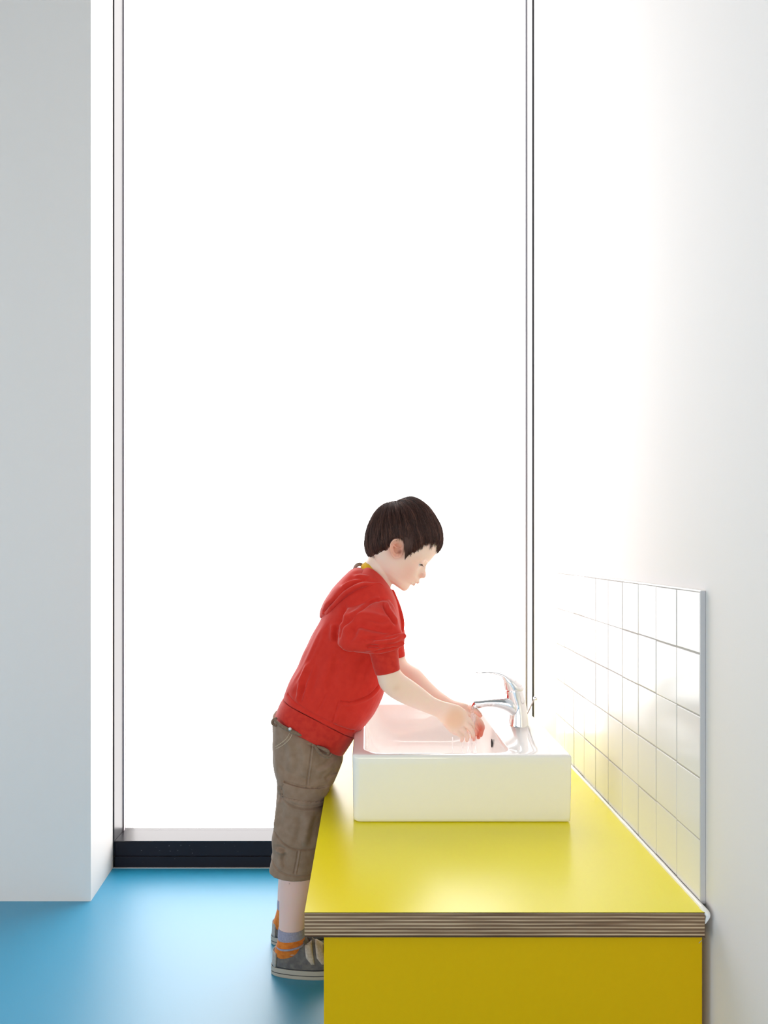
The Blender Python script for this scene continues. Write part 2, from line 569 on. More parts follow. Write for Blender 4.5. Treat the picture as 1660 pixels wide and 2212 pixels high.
def stroke_dist(co, L):
    """signed distance in the side plane to a polyline, and the position 0..1 along it"""
    best = np.full(len(co), 1e9); sd = np.zeros(len(co)); tt = np.zeros(len(co))
    seg = np.linalg.norm(np.diff(L, axis=0), axis=1); acc = np.concatenate(([0], np.cumsum(seg))); tot = acc[-1]
    p = co[:, [0, 2]]
    for i in range(len(L) - 1):
        a, b = L[i], L[i + 1]
        ab = b - a; l2 = ab @ ab
        t = np.clip(((p - a) @ ab) / l2, 0, 1)
        q = a + t[:, None] * ab
        d = np.linalg.norm(p - q, axis=1)
        s = np.sign(ab[0] * (p[:, 1] - a[1]) - ab[1] * (p[:, 0] - a[0]))
        m = d < best
        best[m] = d[m]; sd[m] = (d * s)[m]; tt[m] = ((acc[i] + t * seg[i]) / tot)[m]
    return best, sd, tt

def smoothline(pts, k=5):
    return spline(pts, k)

def folds(o, strokes, Y, side=-1, gain=1.5):

    def fn(co, no):
        tot = np.zeros(len(co))
        face = np.clip((no[:, 1] * side + .15) / .5, 0, 1) if side else np.ones(len(co))
        for s in strokes:
            pts, g, w, r, off = s[:5]
            fade = s[5] if len(s) > 5 else .22
            L = line_xz(smoothline(pts), Y)
            d, sd, t = stroke_dist(co, L)
            f = np.clip(np.minimum(t, 1 - t) / fade, 0, 1) if fade > 0 else ((t > .002) & (t < .998)).astype(float)
            f = f * f * (3 - 2 * f)
            w_ = w / 1000
            val = -g / 1000 * np.exp(-(d / w_) ** 2)
            if r:
                o_ = off / 1000
                val += r / 1000 * np.exp(-((sd - o_) / (abs(o_) * .75)) ** 2)
            tot += val * f * (d < .05) * gain
        return tot * face
    displace(o, fn)

def inside(co, poly, Y):
    L = line_xz(poly, Y)
    x, z = co[:, 0], co[:, 2]
    r = np.zeros(len(co), bool)
    n = len(L)
    for i in range(n):
        x0, z0 = L[i]; x1, z1 = L[(i + 1) % n]
        c = (z0 > z) != (z1 > z)
        with np.errstate(divide='ignore', invalid='ignore'):
            r ^= c & (x < (x1 - x0) * (z - z0) / (z1 - z0) + x0)
    return r

def raise_area(o, poly, mm, Y, side=-1):
    def fn(co, no):
        m = inside(co, poly, Y)
        if side: m &= (no[:, 1] * side > .05)
        return m * mm / 1000
    displace(o, fn)

# --- materials of the boy
M['skin'] = mat('skin', (.80, .50, .36), .48, spec=.35, **{'Subsurface Weight': .35, 'Subsurface Radius': (1.0, .35, .18), 'Subsurface Scale': .006})
bump(M['skin'], 900, .05, .0004)
def paint_skin():
    nt, b = nodes(M['skin'])
    a = nt.nodes.new('ShaderNodeAttribute'); a.attribute_name = 'tint'
    nt.links.new(a.outputs['Color'], b.inputs['Base Color'])
paint_skin()
def cloth(name, c0, c1, scale=180, bs=1600, bstr=.25, rough=.85, sheen=.25):
    m = mat(name, c0, rough, spec=.15, **{'Sheen Weight': sheen, 'Sheen Roughness': .4})
    vary(m, c0, c1, scale, 4)
    bump(m, bs, bstr, .0006, 2)
    return m
M['red'] = cloth('red_sweatshirt_jersey', (.63, .032, .021), (.67, .038, .025), 60)
M['rib'] = cloth('red_ribbing', (.54, .028, .020), (.62, .040, .026), 90)
M['brown'] = cloth('brown_cotton_twill', (.27, .185, .130), (.32, .225, .165), 60, 1300, .35, sheen=.1)
M['brown_seam'] = cloth('brown_twill_edge', (.17, .115, .08), (.24, .17, .12), 200)
M['yellow_knit'] = cloth('yellow_cotton', (.75, .42, .01), (.82, .50, .02), 200)
M['lining'] = cloth('grey_brown_lining', (.30, .22, .18), (.38, .29, .24), 200)
M['orange'] = cloth('orange_sock_knit', (.62, .15, .02), (.78, .23, .035), 120)
M['sock_grey'] = cloth('grey_violet_sock_knit', (.28, .27, .37), (.36, .34, .45), 300)
M['shoe'] = cloth('grey_suede', (.115, .110, .115), (.17, .160, .156), 90, 900, .4)
M['strap'] = cloth('beige_strap_felt', (.42, .36, .30), (.55, .48, .41), 200, 700, .5)
M['shoe_edge'] = cloth('pale_grey_suede', (.33, .32, .31), (.45, .43, .41), 150)
M['rubber'] = mat('cream_rubber', (.42, .39, .34), .55)
M['rubber_dark'] = mat('dark_rubber', (.03, .03, .035), .6)
M['stitch'] = mat('pale_stitching', (.62, .52, .38), .7)
M['metal_button'] = mat('grey_metal_button', (.6, .6, .6), .35, metal=.8)
M['eye'] = mat('eye_white', (.80, .78, .76), .12)
M['iris'] = mat('dark_iris', (.09, .05, .03), .1)
M['lash'] = mat('dark_lashes', (.06, .03, .022), .6)
M['mouth'] = mat('mouth_dark', (.16, .04, .04), .4)

boy = empty('person', (-.15, Y0, 0), 'child in red hoodie and brown cargo shorts leaning over the basin washing both hands', 'person')

# --- head in its own frame: z() reads the close-up coordinates the outline was measured in
ZU = .1566 * Y0 / F                         # metres per close-up unit at the boy's depth
FWD, UP = np.array((.819, 0, -.574)), np.array((.574, 0, .819))
OX, _, OZ = P(740, 1040, Y0)
def fu(x, y):
    return (.819 * x + .574 * y, .574 * x - .819 * y)
def hp(f, u, lat=0.0):
    """head frame -> world; f forward, u up (close-up units), lat sideways in metres (negative = near)"""
    # invert the frame: x = .819 f + .574 u ; y = .574 f - .819 u
    x, y = .819 * f + .574 * u, .574 * f - .819 * u
    return np.array((OX + x * ZU, Y0 + lat, OZ - y * ZU))

prof = [fu(*p) for p in [(1240, 1060), (1205, 1104), (1182, 1128), (1168, 1146), (1155, 1178), (1151, 1228), (1161, 1277), (1158, 1308), (1140, 1332),
        (1100, 1336), (1070, 1340), (1066, 1359), (1068, 1386), (1061, 1401), (1035, 1411), (1012, 1401), (1003, 1416), (983, 1431), (958, 1424), (940, 1424),
        (929, 1450), (909, 1485), (878, 1507), (843, 1515)]]
prof = [(1170, 338), (1400, 255), (1540, 150), (1600, 50), (1634, -51)] + prof
pu = np.array([p[1] for p in prof])[::-1]; pf = np.array([p[0] for p in prof])[::-1]
base = [(338, 1170), (255, 1400), (150, 1540), (50, 1600), (-51, 1634), (-156, 1622), (-216, 1606), (-262, 1590), (-300, 1570), (-350, 1560), (-400, 1565), (-450, 1578), (-511, 1596),
        (-571, 1590), (-620, 1572), (-660, 1570), (-700, 1562), (-728, 1550), (-756, 1500)]
bu = np.array([b[0] for b in base])[::-1]; bf = np.array([b[1] for b in base])[::-1]
back = [(338, 1010), (255, 880), (150, 780), (50, 725), (-60, 690), (-200, 690), (-351, 720), (-450, 770), (-562, 840), (-640, 910), (-700, 1000), (-756, 1120)]
ku = np.array([b[0] for b in back])[::-1]; kf = np.array([b[1] for b in back])[::-1]
half = [(338, 20), (300, 37), (255, 47), (150, 60), (50, 66), (-60, 69), (-200, 70), (-300, 68), (-400, 64.5), (-480, 60), (-560, 55), (-620, 50), (-680, 43), (-728, 34), (-756, 24)]
hu = np.array([b[0] for b in half])[::-1]; hw_ = np.array([b[1] for b in half])[::-1] / 1000
def head_shape(bm):
    U = np.concatenate([np.linspace(338, -200, 40)[:-1], np.linspace(-200, -756, 150)])
    n = 160
    L = []
    for u in U:
        fb, f0, f1, w = np.interp(u, ku, kf), np.interp(u, bu, bf), np.interp(u, pu, pf), np.interp(u, hu, hw_)
        extra = f1 - f0
        fc = fb + .48 * (f0 - fb)
        exf = 2.25 if u > -450 else 2.25 - .45 * min(1, (-450 - u) / 200)
        if u > -236: sg = .030
        elif u > -430: sg = np.interp(u, (-430, -330, -236), (.0080, .0060, .009))
        elif u > -470: sg = .0085
        elif u > -500: sg = np.interp(u, (-500, -470), (.017, .0085))
        else: sg = np.interp(u, (-756, -640, -600, -500), (.017, .015, .016, .017))
        ring = []
        for i in range(n):
            t = 2 * math.pi * i / n
            c, s = math.cos(t), math.sin(t)
            ex = exf if c > 0 else 2.15
            fx = sgnpow(c, 2 / ex); sy = sgnpow(s, 2 / ex)
            lat = w * sy
            f = fc + ((f0 - fc) if c > 0 else (fc - fb)) * fx
            if c > 0:
                f += extra * math.exp(-(lat / sg) ** 2)
                # eye sockets and soft cheeks
                f -= 26 * math.exp(-((u + 262) / 60) ** 2 - ((abs(lat) - .030) / .014) ** 2)
                f += 16 * math.exp(-((u + 430) / 90) ** 2 - ((abs(lat) - .034) / .018) ** 2)
            ring.append(hp(f, u, lat))
        L.append(ring)
    rings(bm, L)

bm = bmesh.new()
head_shape(bm)
def HP(x, y, lat=0.0):
    return hp(*fu(x, y), lat)
for s in (-1, 1):
    ellipsoid(bm, HP(1108, 1300, s * .0085), (.0072, .0052, .0062))          # side of the nose
    ellipsoid(bm, hp(1546 - 62, -288, s * .0285), (.0124, .0124, .0122))      # lid over the eyeball
# lips
for y_, x_, r_ in ((1392, 1040, .0042), (1420, 985, .0042)):
    pts = []
    for q in (-1, -.5, 0, .5, 1):
        f, u = fu(x_, y_)
        pts.append(hp(f - 75 * q * q, u - 4 * q * q, q * .0175))
    tube(bm, pts, [.0014, .0034, .0042, .0034, .0014], 12)
# ear: a dish with a raised rim, leaning back in the head frame
def ear(bm, s):
    cx, cy = 735, 925
    N, K = 48, 9
    out_pts = [(640, 905), (648, 858), (680, 812), (725, 788), (772, 786), (808, 804), (828, 845), (829, 900), (826, 960), (812, 1010), (780, 1048), (738, 1062), (700, 1058), (668, 1020), (648, 965)]
    O = spline(out_pts + [out_pts[0]], 4)[:-1]
    L = []
    def ring(k, off):
        rr = []
        for x, y in O:
            X, Y_ = cx + (x - cx) * k, cy + (y - cy) * k
            # leans outwards towards the back of the head
            tilt = (835 - X) / 195.0 * .0115
            rr.append(HP(X, Y_, s * (.0665 + tilt + off)))
        return rr
    L.append(ring(.55, -.012)); L.append(ring(.85, -.006)); L.append(ring(.97, -.002)); L.append(ring(1.0, .0008)); L.append(ring(.97, .0030)); L.append(ring(.90, .0034)); L.append(ring(.82, .0022))
    L.append(ring(.74, -.0006)); L.append(ring(.66, -.0004)); L.append(ring(.58, .0008)); L.append(ring(.48, .0000)); L.append(ring(.40, -.0030)); L.append(ring(.25, -.0048)); L.append(ring(.08, -.0052))
    rings(bm, L)
    # ear lobe and the small flap in front of the canal
    ellipsoid(bm, HP(735, 1030, s * .0705), (.0052, .0030, .0050))
    ellipsoid(bm, HP(800, 955, s * .0690), (.0030, .0028, .0052))
    tube(bm, [HP(700, 880, s * .0762), HP(725, 905, s * .0745), HP(760, 905, s * .0720), HP(795, 890, s * .0700)], [.0016, .0022, .0022, .0016], 8)
    tube(bm, [HP(672, 880, s * .0775), HP(690, 960, s * .0765), HP(725, 1000, s * .0740), HP(780, 985, s * .0700)], [.0014, .0022, .0024, .0018], 8)
for s in (-1, 1): ear(bm, s)
# neck
loft(bm, [(806, 1170, 862, 1210, Y0, .036), (800, 1190, 856, 1235, Y0, .040), (794, 1208, 850, 1252, Y0, .0415), (782, 1222, 845, 1268, Y0, .043), (766, 1240, 838, 1290, Y0, .052), (750, 1265, 830, 1310, Y0, .06)], n=48, ex=2.1)
# trunk, hips and legs under the clothes (one continuous body)
loft(bm, [(760, 1255, 838, 1300, Y0, .07), (735, 1290, 845, 1335, Y0, .105), (705, 1340, 835, 1390, Y0, .100), (665, 1410, 808, 1460, Y0, .095), (632, 1480, 780, 1530, Y0, .095), (612, 1540, 735, 1600, Y0, .098),
          (606, 1590, 720, 1625, Y0, .100), (606, 1640, 712, 1665, Y0, .095), (615, 1675, 700, 1690, Y0, .08)], n=40, ex=2.3)
for YL, dx, dy in ((1.895, 0, 0), (2.035, 3, -40)):
    sc = YL / 1.895
    def q(x, y): return (796 + (x - 796) / 1 + 0, y)
    if dx == 0:
        rows = [(612, 1640, 712, 1670, 1.905, .048), (614, 1700, 696, 1720, YL, .046), (616, 1780, 690, 1790, YL, .042), (612, 1840, 686, 1845, YL, .040), (606, 1895, 680, 1895, YL, .0375), (604, 1930, 673, 1930, YL, .0355), (603.5, 1970, 664, 1970, YL, .031),
                (603, 2005, 658, 2005, YL, .0265), (604, 2035, 655, 2035, YL, .024), (606, 2056, 650, 2056, YL, .020)]
    else:
        rows = [(618, 1630, 705, 1660, 1.995, .048), (616, 1690, 690, 1710, YL, .046), (612, 1760, 684, 1770, YL, .042), (606, 1810, 676, 1815, YL, .040), (604, 1860, 668, 1860, YL, .0375), (602, 1895, 660, 1895, YL, .0355), (600.5, 1925, 654, 1925, YL, .031),
                (600, 1950, 647, 1950, YL, .0255), (601, 1975, 644, 1975, YL, .023), (603, 1995, 642, 1995, YL, .020)]
    loft(bm, rows, n=40, ex=2.05)
# near arm
loft(bm, [(772, 1318, 832, 1308, 1.890, .030), (785, 1360, 848, 1348, 1.832, .031), (798, 1410, 856, 1396, 1.805, .031), (810, 1440, 862, 1428, 1.80, .029), (814, 1458, 864.5, 1446, 1.80, .0285), (822, 1484, 875, 1459, 1.805, .029),
          (842, 1504, 894, 1472, 1.82, .0285), (868, 1518.5, 914, 1487, 1.84, .027), (898, 1530.5, 938, 1506, 1.862, .0235), (925, 1541, 957, 1514.5, 1.885, .0190), (943, 1548, 968, 1518, 1.900, .0170)], n=40, ex=2.1)
# far arm
loft(bm, [(775, 1315, 840, 1300, 2.035, .036), (795, 1365, 855, 1350, 2.07, .033), (818, 1405, 870, 1390, 2.085, .031), (830, 1432, 875, 1415, 2.085, .028), (838, 1456, 882, 1431, 2.08, .028), (858, 1478, 906, 1446, 2.07, .0275),
          (880, 1494, 924, 1465.5, 2.055, .026), (903, 1511, 944, 1486, 2.04, .0235), (932, 1524, 963, 1501, 2.02, .019), (955, 1535, 980, 1512, 2.005, .0165), (975, 1545, 998, 1517, 1.995, .0150)], n=40, ex=2.1)
# near hand: back towards the camera, fingers bent down over the far palm
loft(bm, [(941, 1547, 966, 1517, 1.898, .0165), (952, 1558, 977, 1520, 1.906, .0145), (965, 1574, 993, 1524.5, 1.912, .0140), (978, 1586, 1006, 1535, 1.916, .0135), (990, 1590, 1013, 1548, 1.922, .0115), (998, 1590, 1017, 1558, 1.928, .008)], n=36, ex=2.4)
def finger(pts, r0=.0068, r1=.0048):
    n = len(pts)
    tube(bm, [P(*p) for p in pts], [r0 + (r1 - r0) * i / (n - 1) for i in range(n)], 12, 4)
finger([(1000, 1546, 1.922), (1013, 1556, 1.922), (1021, 1568, 1.934), (1022, 1580, 1.950)], .0072, .0052)         # index
finger([(1000, 1560, 1.915), (1013, 1570, 1.914), (1021, 1582, 1.926), (1022.5, 1596, 1.944)], .0074, .0052)       # middle
finger([(994, 1572, 1.912), (1004, 1581, 1.911), (1010, 1590, 1.924), (1009, 1599, 1.942)], .0072, .0050)          # ring
finger([(984, 1579, 1.910), (993, 1587, 1.908), (999, 1593, 1.920), (998, 1600, 1.936)], .0064, .0045)             # little
finger([(968, 1530, 1.922), (985, 1531, 1.938), (1002, 1537, 1.950), (1014, 1545, 1.958)], .0078, .0056)           # thumb
# far hand: palm up towards the camera, fingers curled
loft(bm, [(976, 1546, 998, 1517, 1.995, .0150), (988, 1556, 1010, 1521, 1.990, .0140), (1000, 1567, 1021, 1529, 1.986, .0135), (1012, 1576, 1030, 1541, 1.984, .0125), (1018, 1580, 1034, 1550, 1.982, .009)], n=36, ex=2.4)
finger([(1018, 1528, 1.980), (1026, 1534, 1.962), (1034, 1541, 1.952), (1038, 1546, 1.948)], .0076, .0052)         # thumb
finger([(1024, 1548, 1.980), (1036, 1556, 1.974), (1043, 1569, 1.960), (1041, 1580, 1.950)], .0070, .0052)         # index
finger([(1020, 1558, 1.982), (1032, 1566, 1.976), (1040, 1578, 1.962), (1039, 1588, 1.950)], .0072, .0052)
finger([(1016, 1568, 1.984), (1027, 1576, 1.980), (1035, 1585, 1.970), (1034, 1593, 1.958)], .0070, .0050)
finger([(1010, 1575, 1.986), (1020, 1584, 1.984), (1027, 1591, 1.976), (1025, 1598, 1.966)], .0062, .0045)
body_o = fuse('body', bm, .0014, M['skin'], boy, 3)
def face_detail(co, no):
    tot = np.zeros(len(co))
    def blob(x, y, lat, r, d):
        c = HP(x, y, lat)
        return d * np.exp(-(np.linalg.norm(co - c, axis=1) / r) ** 2)
    for s in (-1, 1):
        tot += blob(1105, 1338, s * .0060, .0020, -.0022)                     # nostril
        tot += blob(1076, 1300, s * .0150, .0040, -.0014)                     # crease beside the nose
        tot += blob(990, 1392, s * .0160, .0035, -.0007)                      # corner of the mouth
        tot += blob(778, 962, s * .0710, .0045, -.0030)                       # ear canal
        tot += blob(770, 880, s * .0725, .0050, -.0012)
    return tot
displace(body_o, face_detail)
# skin colour, with recess shade and fingertip backlight painted in: warmer knuckles, ears and cheeks, rosy lips
def tint(o):
    me = o.data
    co, no, ed = mesh_arrays(me)
    c = np.tile(np.array((.90, .70, .59)), (len(co), 1))
    def mix(center, r, colr, k, power=2):
        d = np.linalg.norm(co - np.asarray(center), axis=1) / r
        w = k * np.exp(-d ** power)
        c[:] = c * (1 - w[:, None]) + np.array(colr) * w[:, None]
    for s in (-1, 1):
        mix(HP(960, 1230, s * .055), .030, (.80, .40, .30), .5)
        mix(HP(735, 925, s * .075), .026, (.76, .30, .19), .75, 4)
        mix(HP(778, 965, s * .070), .0045, (.25, .05, .03), .9)  # shade of the ear canal painted in
        mix(HP(1105, 1339, s * .006), .0022, (.30, .10, .08), .9)  # shade inside the nostril painted in
        mix(HP(1108, 1308, s * .009), .010, (.80, .38, .28), .5)
        for q in (0, .3, .55):
            f, u = fu(1050, 1396); mix(hp(f - 75 * q * q + 6, u - 4, s * q * .0165), .0029, (.68, .28, .26), .6, 4)
            f, u = fu(990, 1420); mix(hp(f - 75 * q * q + 6, u, s * q * .0165), .0029, (.68, .28, .26), .6, 4)
            f, u = fu(1012, 1402); mix(hp(f - 75 * q * q + 4, u, s * q * .0165), .0010, (.45, .18, .17), .6, 4)  # shade between the lips put into the colour
    wl = np.clip((.34 - co[:, 2]) / .06, 0, 1)[:, None] * .85
    c[:] = c * (1 - wl) + np.array((.80, .53, .48)) * wl
    mix(P(984, 1552, 1.90), .026, (.78, .47, .27), .6, 4)
    mix(P(855, 1482, 1.79), .008, (.60, .38, .20), .55)
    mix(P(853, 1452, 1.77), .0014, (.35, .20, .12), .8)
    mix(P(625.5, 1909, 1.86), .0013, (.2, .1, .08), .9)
    for p in ((1038, 1548, 1.95), (1041, 1580, 1.95), (1039, 1588, 1.95), (1036, 1572, 1.955), (1022, 1594, 1.945), (1034, 1593, 1.958)):
        mix(P(*p), .014, (.80, .20, .13), .75)  # red glow of backlit fingertips put into the skin colour
    at = me.color_attributes.new('tint', 'FLOAT_COLOR', 'POINT')
    at.data.foreach_set('color', np.column_stack([c, np.ones(len(c))]).ravel())
tint(body_o)

# --- eyes
for s in (-1, 1):
    bm = bmesh.new()
    ellipsoid(bm, hp(1549 - 62, -309, s * .0285), (.0109, .0109, .0109), n=32)
    e = child('eye', bm, M['eye'], boy, True)
    bm = bmesh.new()
    ic = hp(1549 - 62, -309, s * .0285)
    d = hp(1549, -322, s * .0292) - ic; d /= np.linalg.norm(d)
    L = []
    up = np.array((0, 1.0, 0)); v1 = np.cross(d, up); v1 /= np.linalg.norm(v1); v2 = np.cross(d, v1)
    for r_, h_ in ((.0052, .0096), (.0045, .01005), (.003, .01078), (.001, .0112)):
        L.append([ic + d * h_ + r_ * (math.cos(a) * v1 + math.sin(a) * v2) for a in np.linspace(0, 2 * math.pi, 24, endpoint=False)])
    rings(bm, L)
    child('iris', bm, M['iris'], e, True)
    # lash line along the lower edge of the lid
    bm = bmesh.new()
    c = hp(1546 - 62, -288, s * .0285)
    def dirv(az, el):
        f, u, l = math.cos(az) * math.cos(el), math.sin(el), math.sin(az) * math.cos(el)
        return FWD * f + UP * u + np.array((0, l, 0))
    pts = [c + dirv(s * a, -.30 - .35 * abs(a - .15) ** 1.5) * .0124 for a in (-.75, -.35, 0, .4, .8, 1.1)]
    tube(bm, pts, [.0005, .0009, .0010, .0010, .0008, .0004], 6, 3)
    for a in np.linspace(-.6, 1.1, 18):
        b0 = c + dirv(s * a, -.30 - .35 * abs(a - .15) ** 1.5) * .0124
        d_ = dirv(s * a, -.55)
        tube(bm, [b0, b0 + d_ * .0022, b0 + dirv(s * a, -.2) * .0052 - UP * .001], [.00028, .00022, .00008], 4, 2)
    child('lashes', bm, M['lash'], e)

# --- hair
hairpts = [(1340, 960), (1385, 870), (1387, 750), (1362, 620), (1312, 520), (1240, 410), (1150, 310), (1050, 240), (950, 207), (860, 222), (750, 262), (680, 266), (600, 292), (520, 342), (440, 430), (380, 540), (335, 660), (312, 780), (306, 900), (325, 980), (372, 1055), (470, 1075), (590, 1075)]
HC = np.array(fu(850, 700))
hv = np.array([fu(*p) for p in hairpts]) - HC
hang = np.unwrap(np.arctan2(hv[:, 1], hv[:, 0])); hrad = np.hypot(hv[:, 0], hv[:, 1])
def Rout(a):
    base_ = hang[0]
    a = base_ + (a - base_) % (2 * math.pi)
    return np.interp(a, np.append(hang, hang[0] + 2 * math.pi), np.append(hrad, hrad[0])) * ZU
if hang[-1] < hang[0]:
    hang, hrad = hang[::-1], hrad[::-1]
    hang = hang.copy()
region = [(1330, 975), (1395, 900), (1400, 700), (1320, 480), (1180, 300), (950, 190), (700, 245), (500, 330), (370, 520), (300, 750), (290, 900), (315, 990), (370, 1062), (450, 1080), (560, 1086), (610, 1070), (655, 1040), (640, 980), (632, 900),
          (650, 830), (700, 780), (765, 775), (815, 800), (835, 860), (835, 1000), (848, 1078), (900, 1020), (950, 985), (1030, 935), (1085, 888), (1130, 860), (1200, 850), (1265, 850), (1300, 880), (1290, 930)]
RG = np.array(region, float)
def in_region(x, y):
    r = False
    n = len(RG)
    for i in range(n):
        x0, y0 = RG[i]; x1, y1 = RG[(i + 1) % n]
        if (y0 > y) != (y1 > y) and x < (x1 - x0) * (y - y0) / (y1 - y0) + x0:
            r = not r
    return r
HW = .0790
def hair_point(d, off):
    """d: unit direction (f, u, lat) -> head frame point on the hair surface"""
    b = math.hypot(d[0], d[1])
    a = math.atan2(d[1], d[0])
    R = Rout(a) + off; W = HW + off
    r = 1 / math.sqrt((b / R) ** 2 + (d[2] / W) ** 2)
    f, u = HC[0] + d[0] * r / ZU, HC[1] + d[1] * r / ZU
    return f, u, d[2] * r
def f_to_zoom(f, u): return .819 * f + .574 * u, .574 * f - .819 * u
crown = np.array((*(np.array(fu(720, 300)) - HC), 0.0)); crown /= np.linalg.norm(crown)
e1 = np.cross(crown, (0, 0, 1.0)); e1 /= np.linalg.norm(e1); e2 = np.cross(crown, e1)
def hdir(p, az):
    return math.cos(p) * crown + math.sin(p) * (math.cos(az) * e1 + math.sin(az) * e2)
# scalp of short hair
bm = bmesh.new()
NP, NA = 90, 150
grid = {}
for i in range(NP):
    for j in range(NA):
        p, az = .01 + i / (NP - 1) * 2.75, 2 * math.pi * j / NA
        f, u, l = hair_point(hdir(p, az), -.0034)
        ok = in_region(*f_to_zoom(f, u))
        if ok or (f_to_zoom(f, u)[1] < 770):
            grid[i, j] = bm.verts.new(hp(f, u, l))
for i in range(NP - 1):
    for j in range(NA):
        k = [(i, j), (i + 1, j), (i + 1, (j + 1) % NA), (i, (j + 1) % NA)]
        if all(q in grid for q in k):
            bm.faces.new([grid[q] for q in k])
bmesh.ops.solidify(bm, geom=bm.faces[:], thickness=.003)
M['hair_base'] = mat('brown_hair_base', (.030, .015, .011), .6)
def hair_mat():
    m = mat('brown_hair', (.08, .04, .028), .5, spec=.4)
    nt, b = nodes(m)
    a = nt.nodes.new('ShaderNodeAttribute'); a.attribute_name = 'shade'
    r = nt.nodes.new('ShaderNodeValToRGB')
    r.color_ramp.elements[0].color = (.022, .010, .008, 1)
    r.color_ramp.elements[1].color = (.27, .125, .085, 1)
    e = r.color_ramp.elements.new(.5); e.color = (.075, .032, .025, 1)
    nt.links.new(a.outputs['Fac'], r.inputs[0])
    nt.links.new(r.outputs[0], b.inputs['Base Color'])
    tr = nt.nodes.new('ShaderNodeBsdfTranslucent'); tr.inputs[0].default_value = (.42, .19, .10, 1)
    mx = nt.nodes.new('ShaderNodeMixShader'); mx.inputs[0].default_value = .22
    out = [n for n in nt.nodes if n.type == 'OUTPUT_MATERIAL'][0]
    nt.links.new(b.outputs[0], mx.inputs[1]); nt.links.new(tr.outputs[0], mx.inputs[2]); nt.links.new(mx.outputs[0], out.inputs[0])
    return m
M['hair'] = hair_mat()
hair_cap = child('hair', bm, M['hair_base'], boy, True)
def strands():
    V, Fc, S = [], [], []
    rnd = random.Random(3)
    def clump(az, p): return math.sin(az * 23 + 2 * math.sin(p * 3)) * .5 + math.sin(az * 41 + p * 4) * .5
    def add(pts, w, shade):
        base_i = len(V)
        n = len(pts)
        pts = [np.array(q) for q in pts]
        for i, q in enumerate(pts):
            t = pts[min(i + 1, n - 1)] - pts[max(i - 1, 0)]
            nl = np.linalg.norm(t); t = t / nl if nl > 0 else np.array((0, 0, 1.0))
            c = q - (HCw)
            s = np.cross(t, c); s /= (np.linalg.norm(s) + 1e-9); o_ = np.cross(s, t)
            ww = w * (.6 + .4 * math.sin(math.pi * min(1, (i + .5) / n * 1.1))) * (1 if i < n - 2 else (.6 if i == n - 2 else .12))
            V.extend([q - s * ww, q + o_ * ww * .6 * (1 if o_ @ c > 0 else -1), q + s * ww])
            S.extend([shade] * 3)
            if i:
                b0 = base_i + (i - 1) * 3; b1 = b0 + 3
                Fc.extend([(b0, b0 + 1, b1 + 1, b1), (b0 + 1, b0 + 2, b1 + 2, b1 + 1), (b0 + 2, b0, b1, b1 + 2)])
    HCw = hp(HC[0], HC[1], 0)
    for _ in range(9000):
        az = rnd.uniform(0, 2 * math.pi)
        p0 = math.acos(1 - rnd.random() * 1.75)
        Ln = rnd.uniform(.5, 1.0)
        swirl = rnd.gauss(.0, .10) + .12
        depth = rnd.random() ** 1.5
        pts = []
        over = 0
        lim = rnd.choice((0, 0, 1, 1, 2))
        extra_ = rnd.choice((0, 0, 1, 1, 2, 3, 5))
        for k in range(34):
            t = k / 33
            p = p0 + Ln * t
            if p > 2.9: break
            a_ = az + swirl * t * t
            lift = -.0034 + .0039 * (1 - depth) + .0012 * clump(a_, p) * min(1, p)
            if k == 0: lift -= .003
            if t > .8: lift += .0004 * rnd.random()
            f, u, l = hair_point(hdir(p, a_), lift)
            x, y = f_to_zoom(f, u)
            if not in_region(x, y):
                over += 1
                if y > 650 and over > extra_: break
                if k < 1: break
            pts.append(hp(f, u, l))
        if len(pts) >= 5:
            m_ = min(11, len(pts))
            pts = [pts[int(round(q * (len(pts) - 1) / (m_ - 1)))] for q in range(m_)]
            add(pts, rnd.uniform(.00035, .0007), min(1, max(0, rnd.gauss(.42, .2) + .15 * clump(az, 1))))
    # loose wisps of the fringe, the nape and the crown
    def wisp(zp, lat, w, sh):
        R_ = spline([(x, y, l) for (x, y), l in zip(zp, lat)], 4)
        add([HP(x, y, l) for x, y, l in R_], w, sh)
    for k in range(60):
        j = rnd.uniform(-12, 12); l0 = rnd.uniform(-.038, .030)
        fx = -110 * (l0 / .05) ** 2
        wisp([(1335 + fx + j, 700), (1372 + fx + j, 800), (1366 + fx + j, 880), (1325 + fx + j * 2, 955 + rnd.uniform(-20, 35))], (l0, l0, l0, l0 + rnd.uniform(-.004, .004)), .0005, rnd.uniform(.5, 1))
    for k in range(46):
        j = rnd.uniform(-10, 14); l0 = -rnd.uniform(.020, .052)
        fx = -120 * (abs(l0) / .05) ** 2
        wisp([(1330 + fx, 690 + j), (1345 + fx, 780 + j), (1325 + fx, 870 + j), (1270 + fx * .8 + j, 945 + rnd.uniform(-25, 15))], (l0, l0 - .002, l0 - .003, l0 - .004), .00055, rnd.uniform(.5, 1))
    for k in range(40):
        x0 = rnd.uniform(780, 1120); y0 = np.interp(x0, (750, 860, 950, 1050, 1150), (262, 222, 207, 240, 310))
        dx = rnd.uniform(40, 110)
        wisp([(x0, y0 + 14), (x0 + dx * .5, y0 - rnd.uniform(0, 14) + dx * .1), (x0 + dx, y0 + dx * .35 + rnd.uniform(-5, 10))], (rnd.uniform(-.02, .02),) * 3, .00022, rnd.uniform(.6, 1))
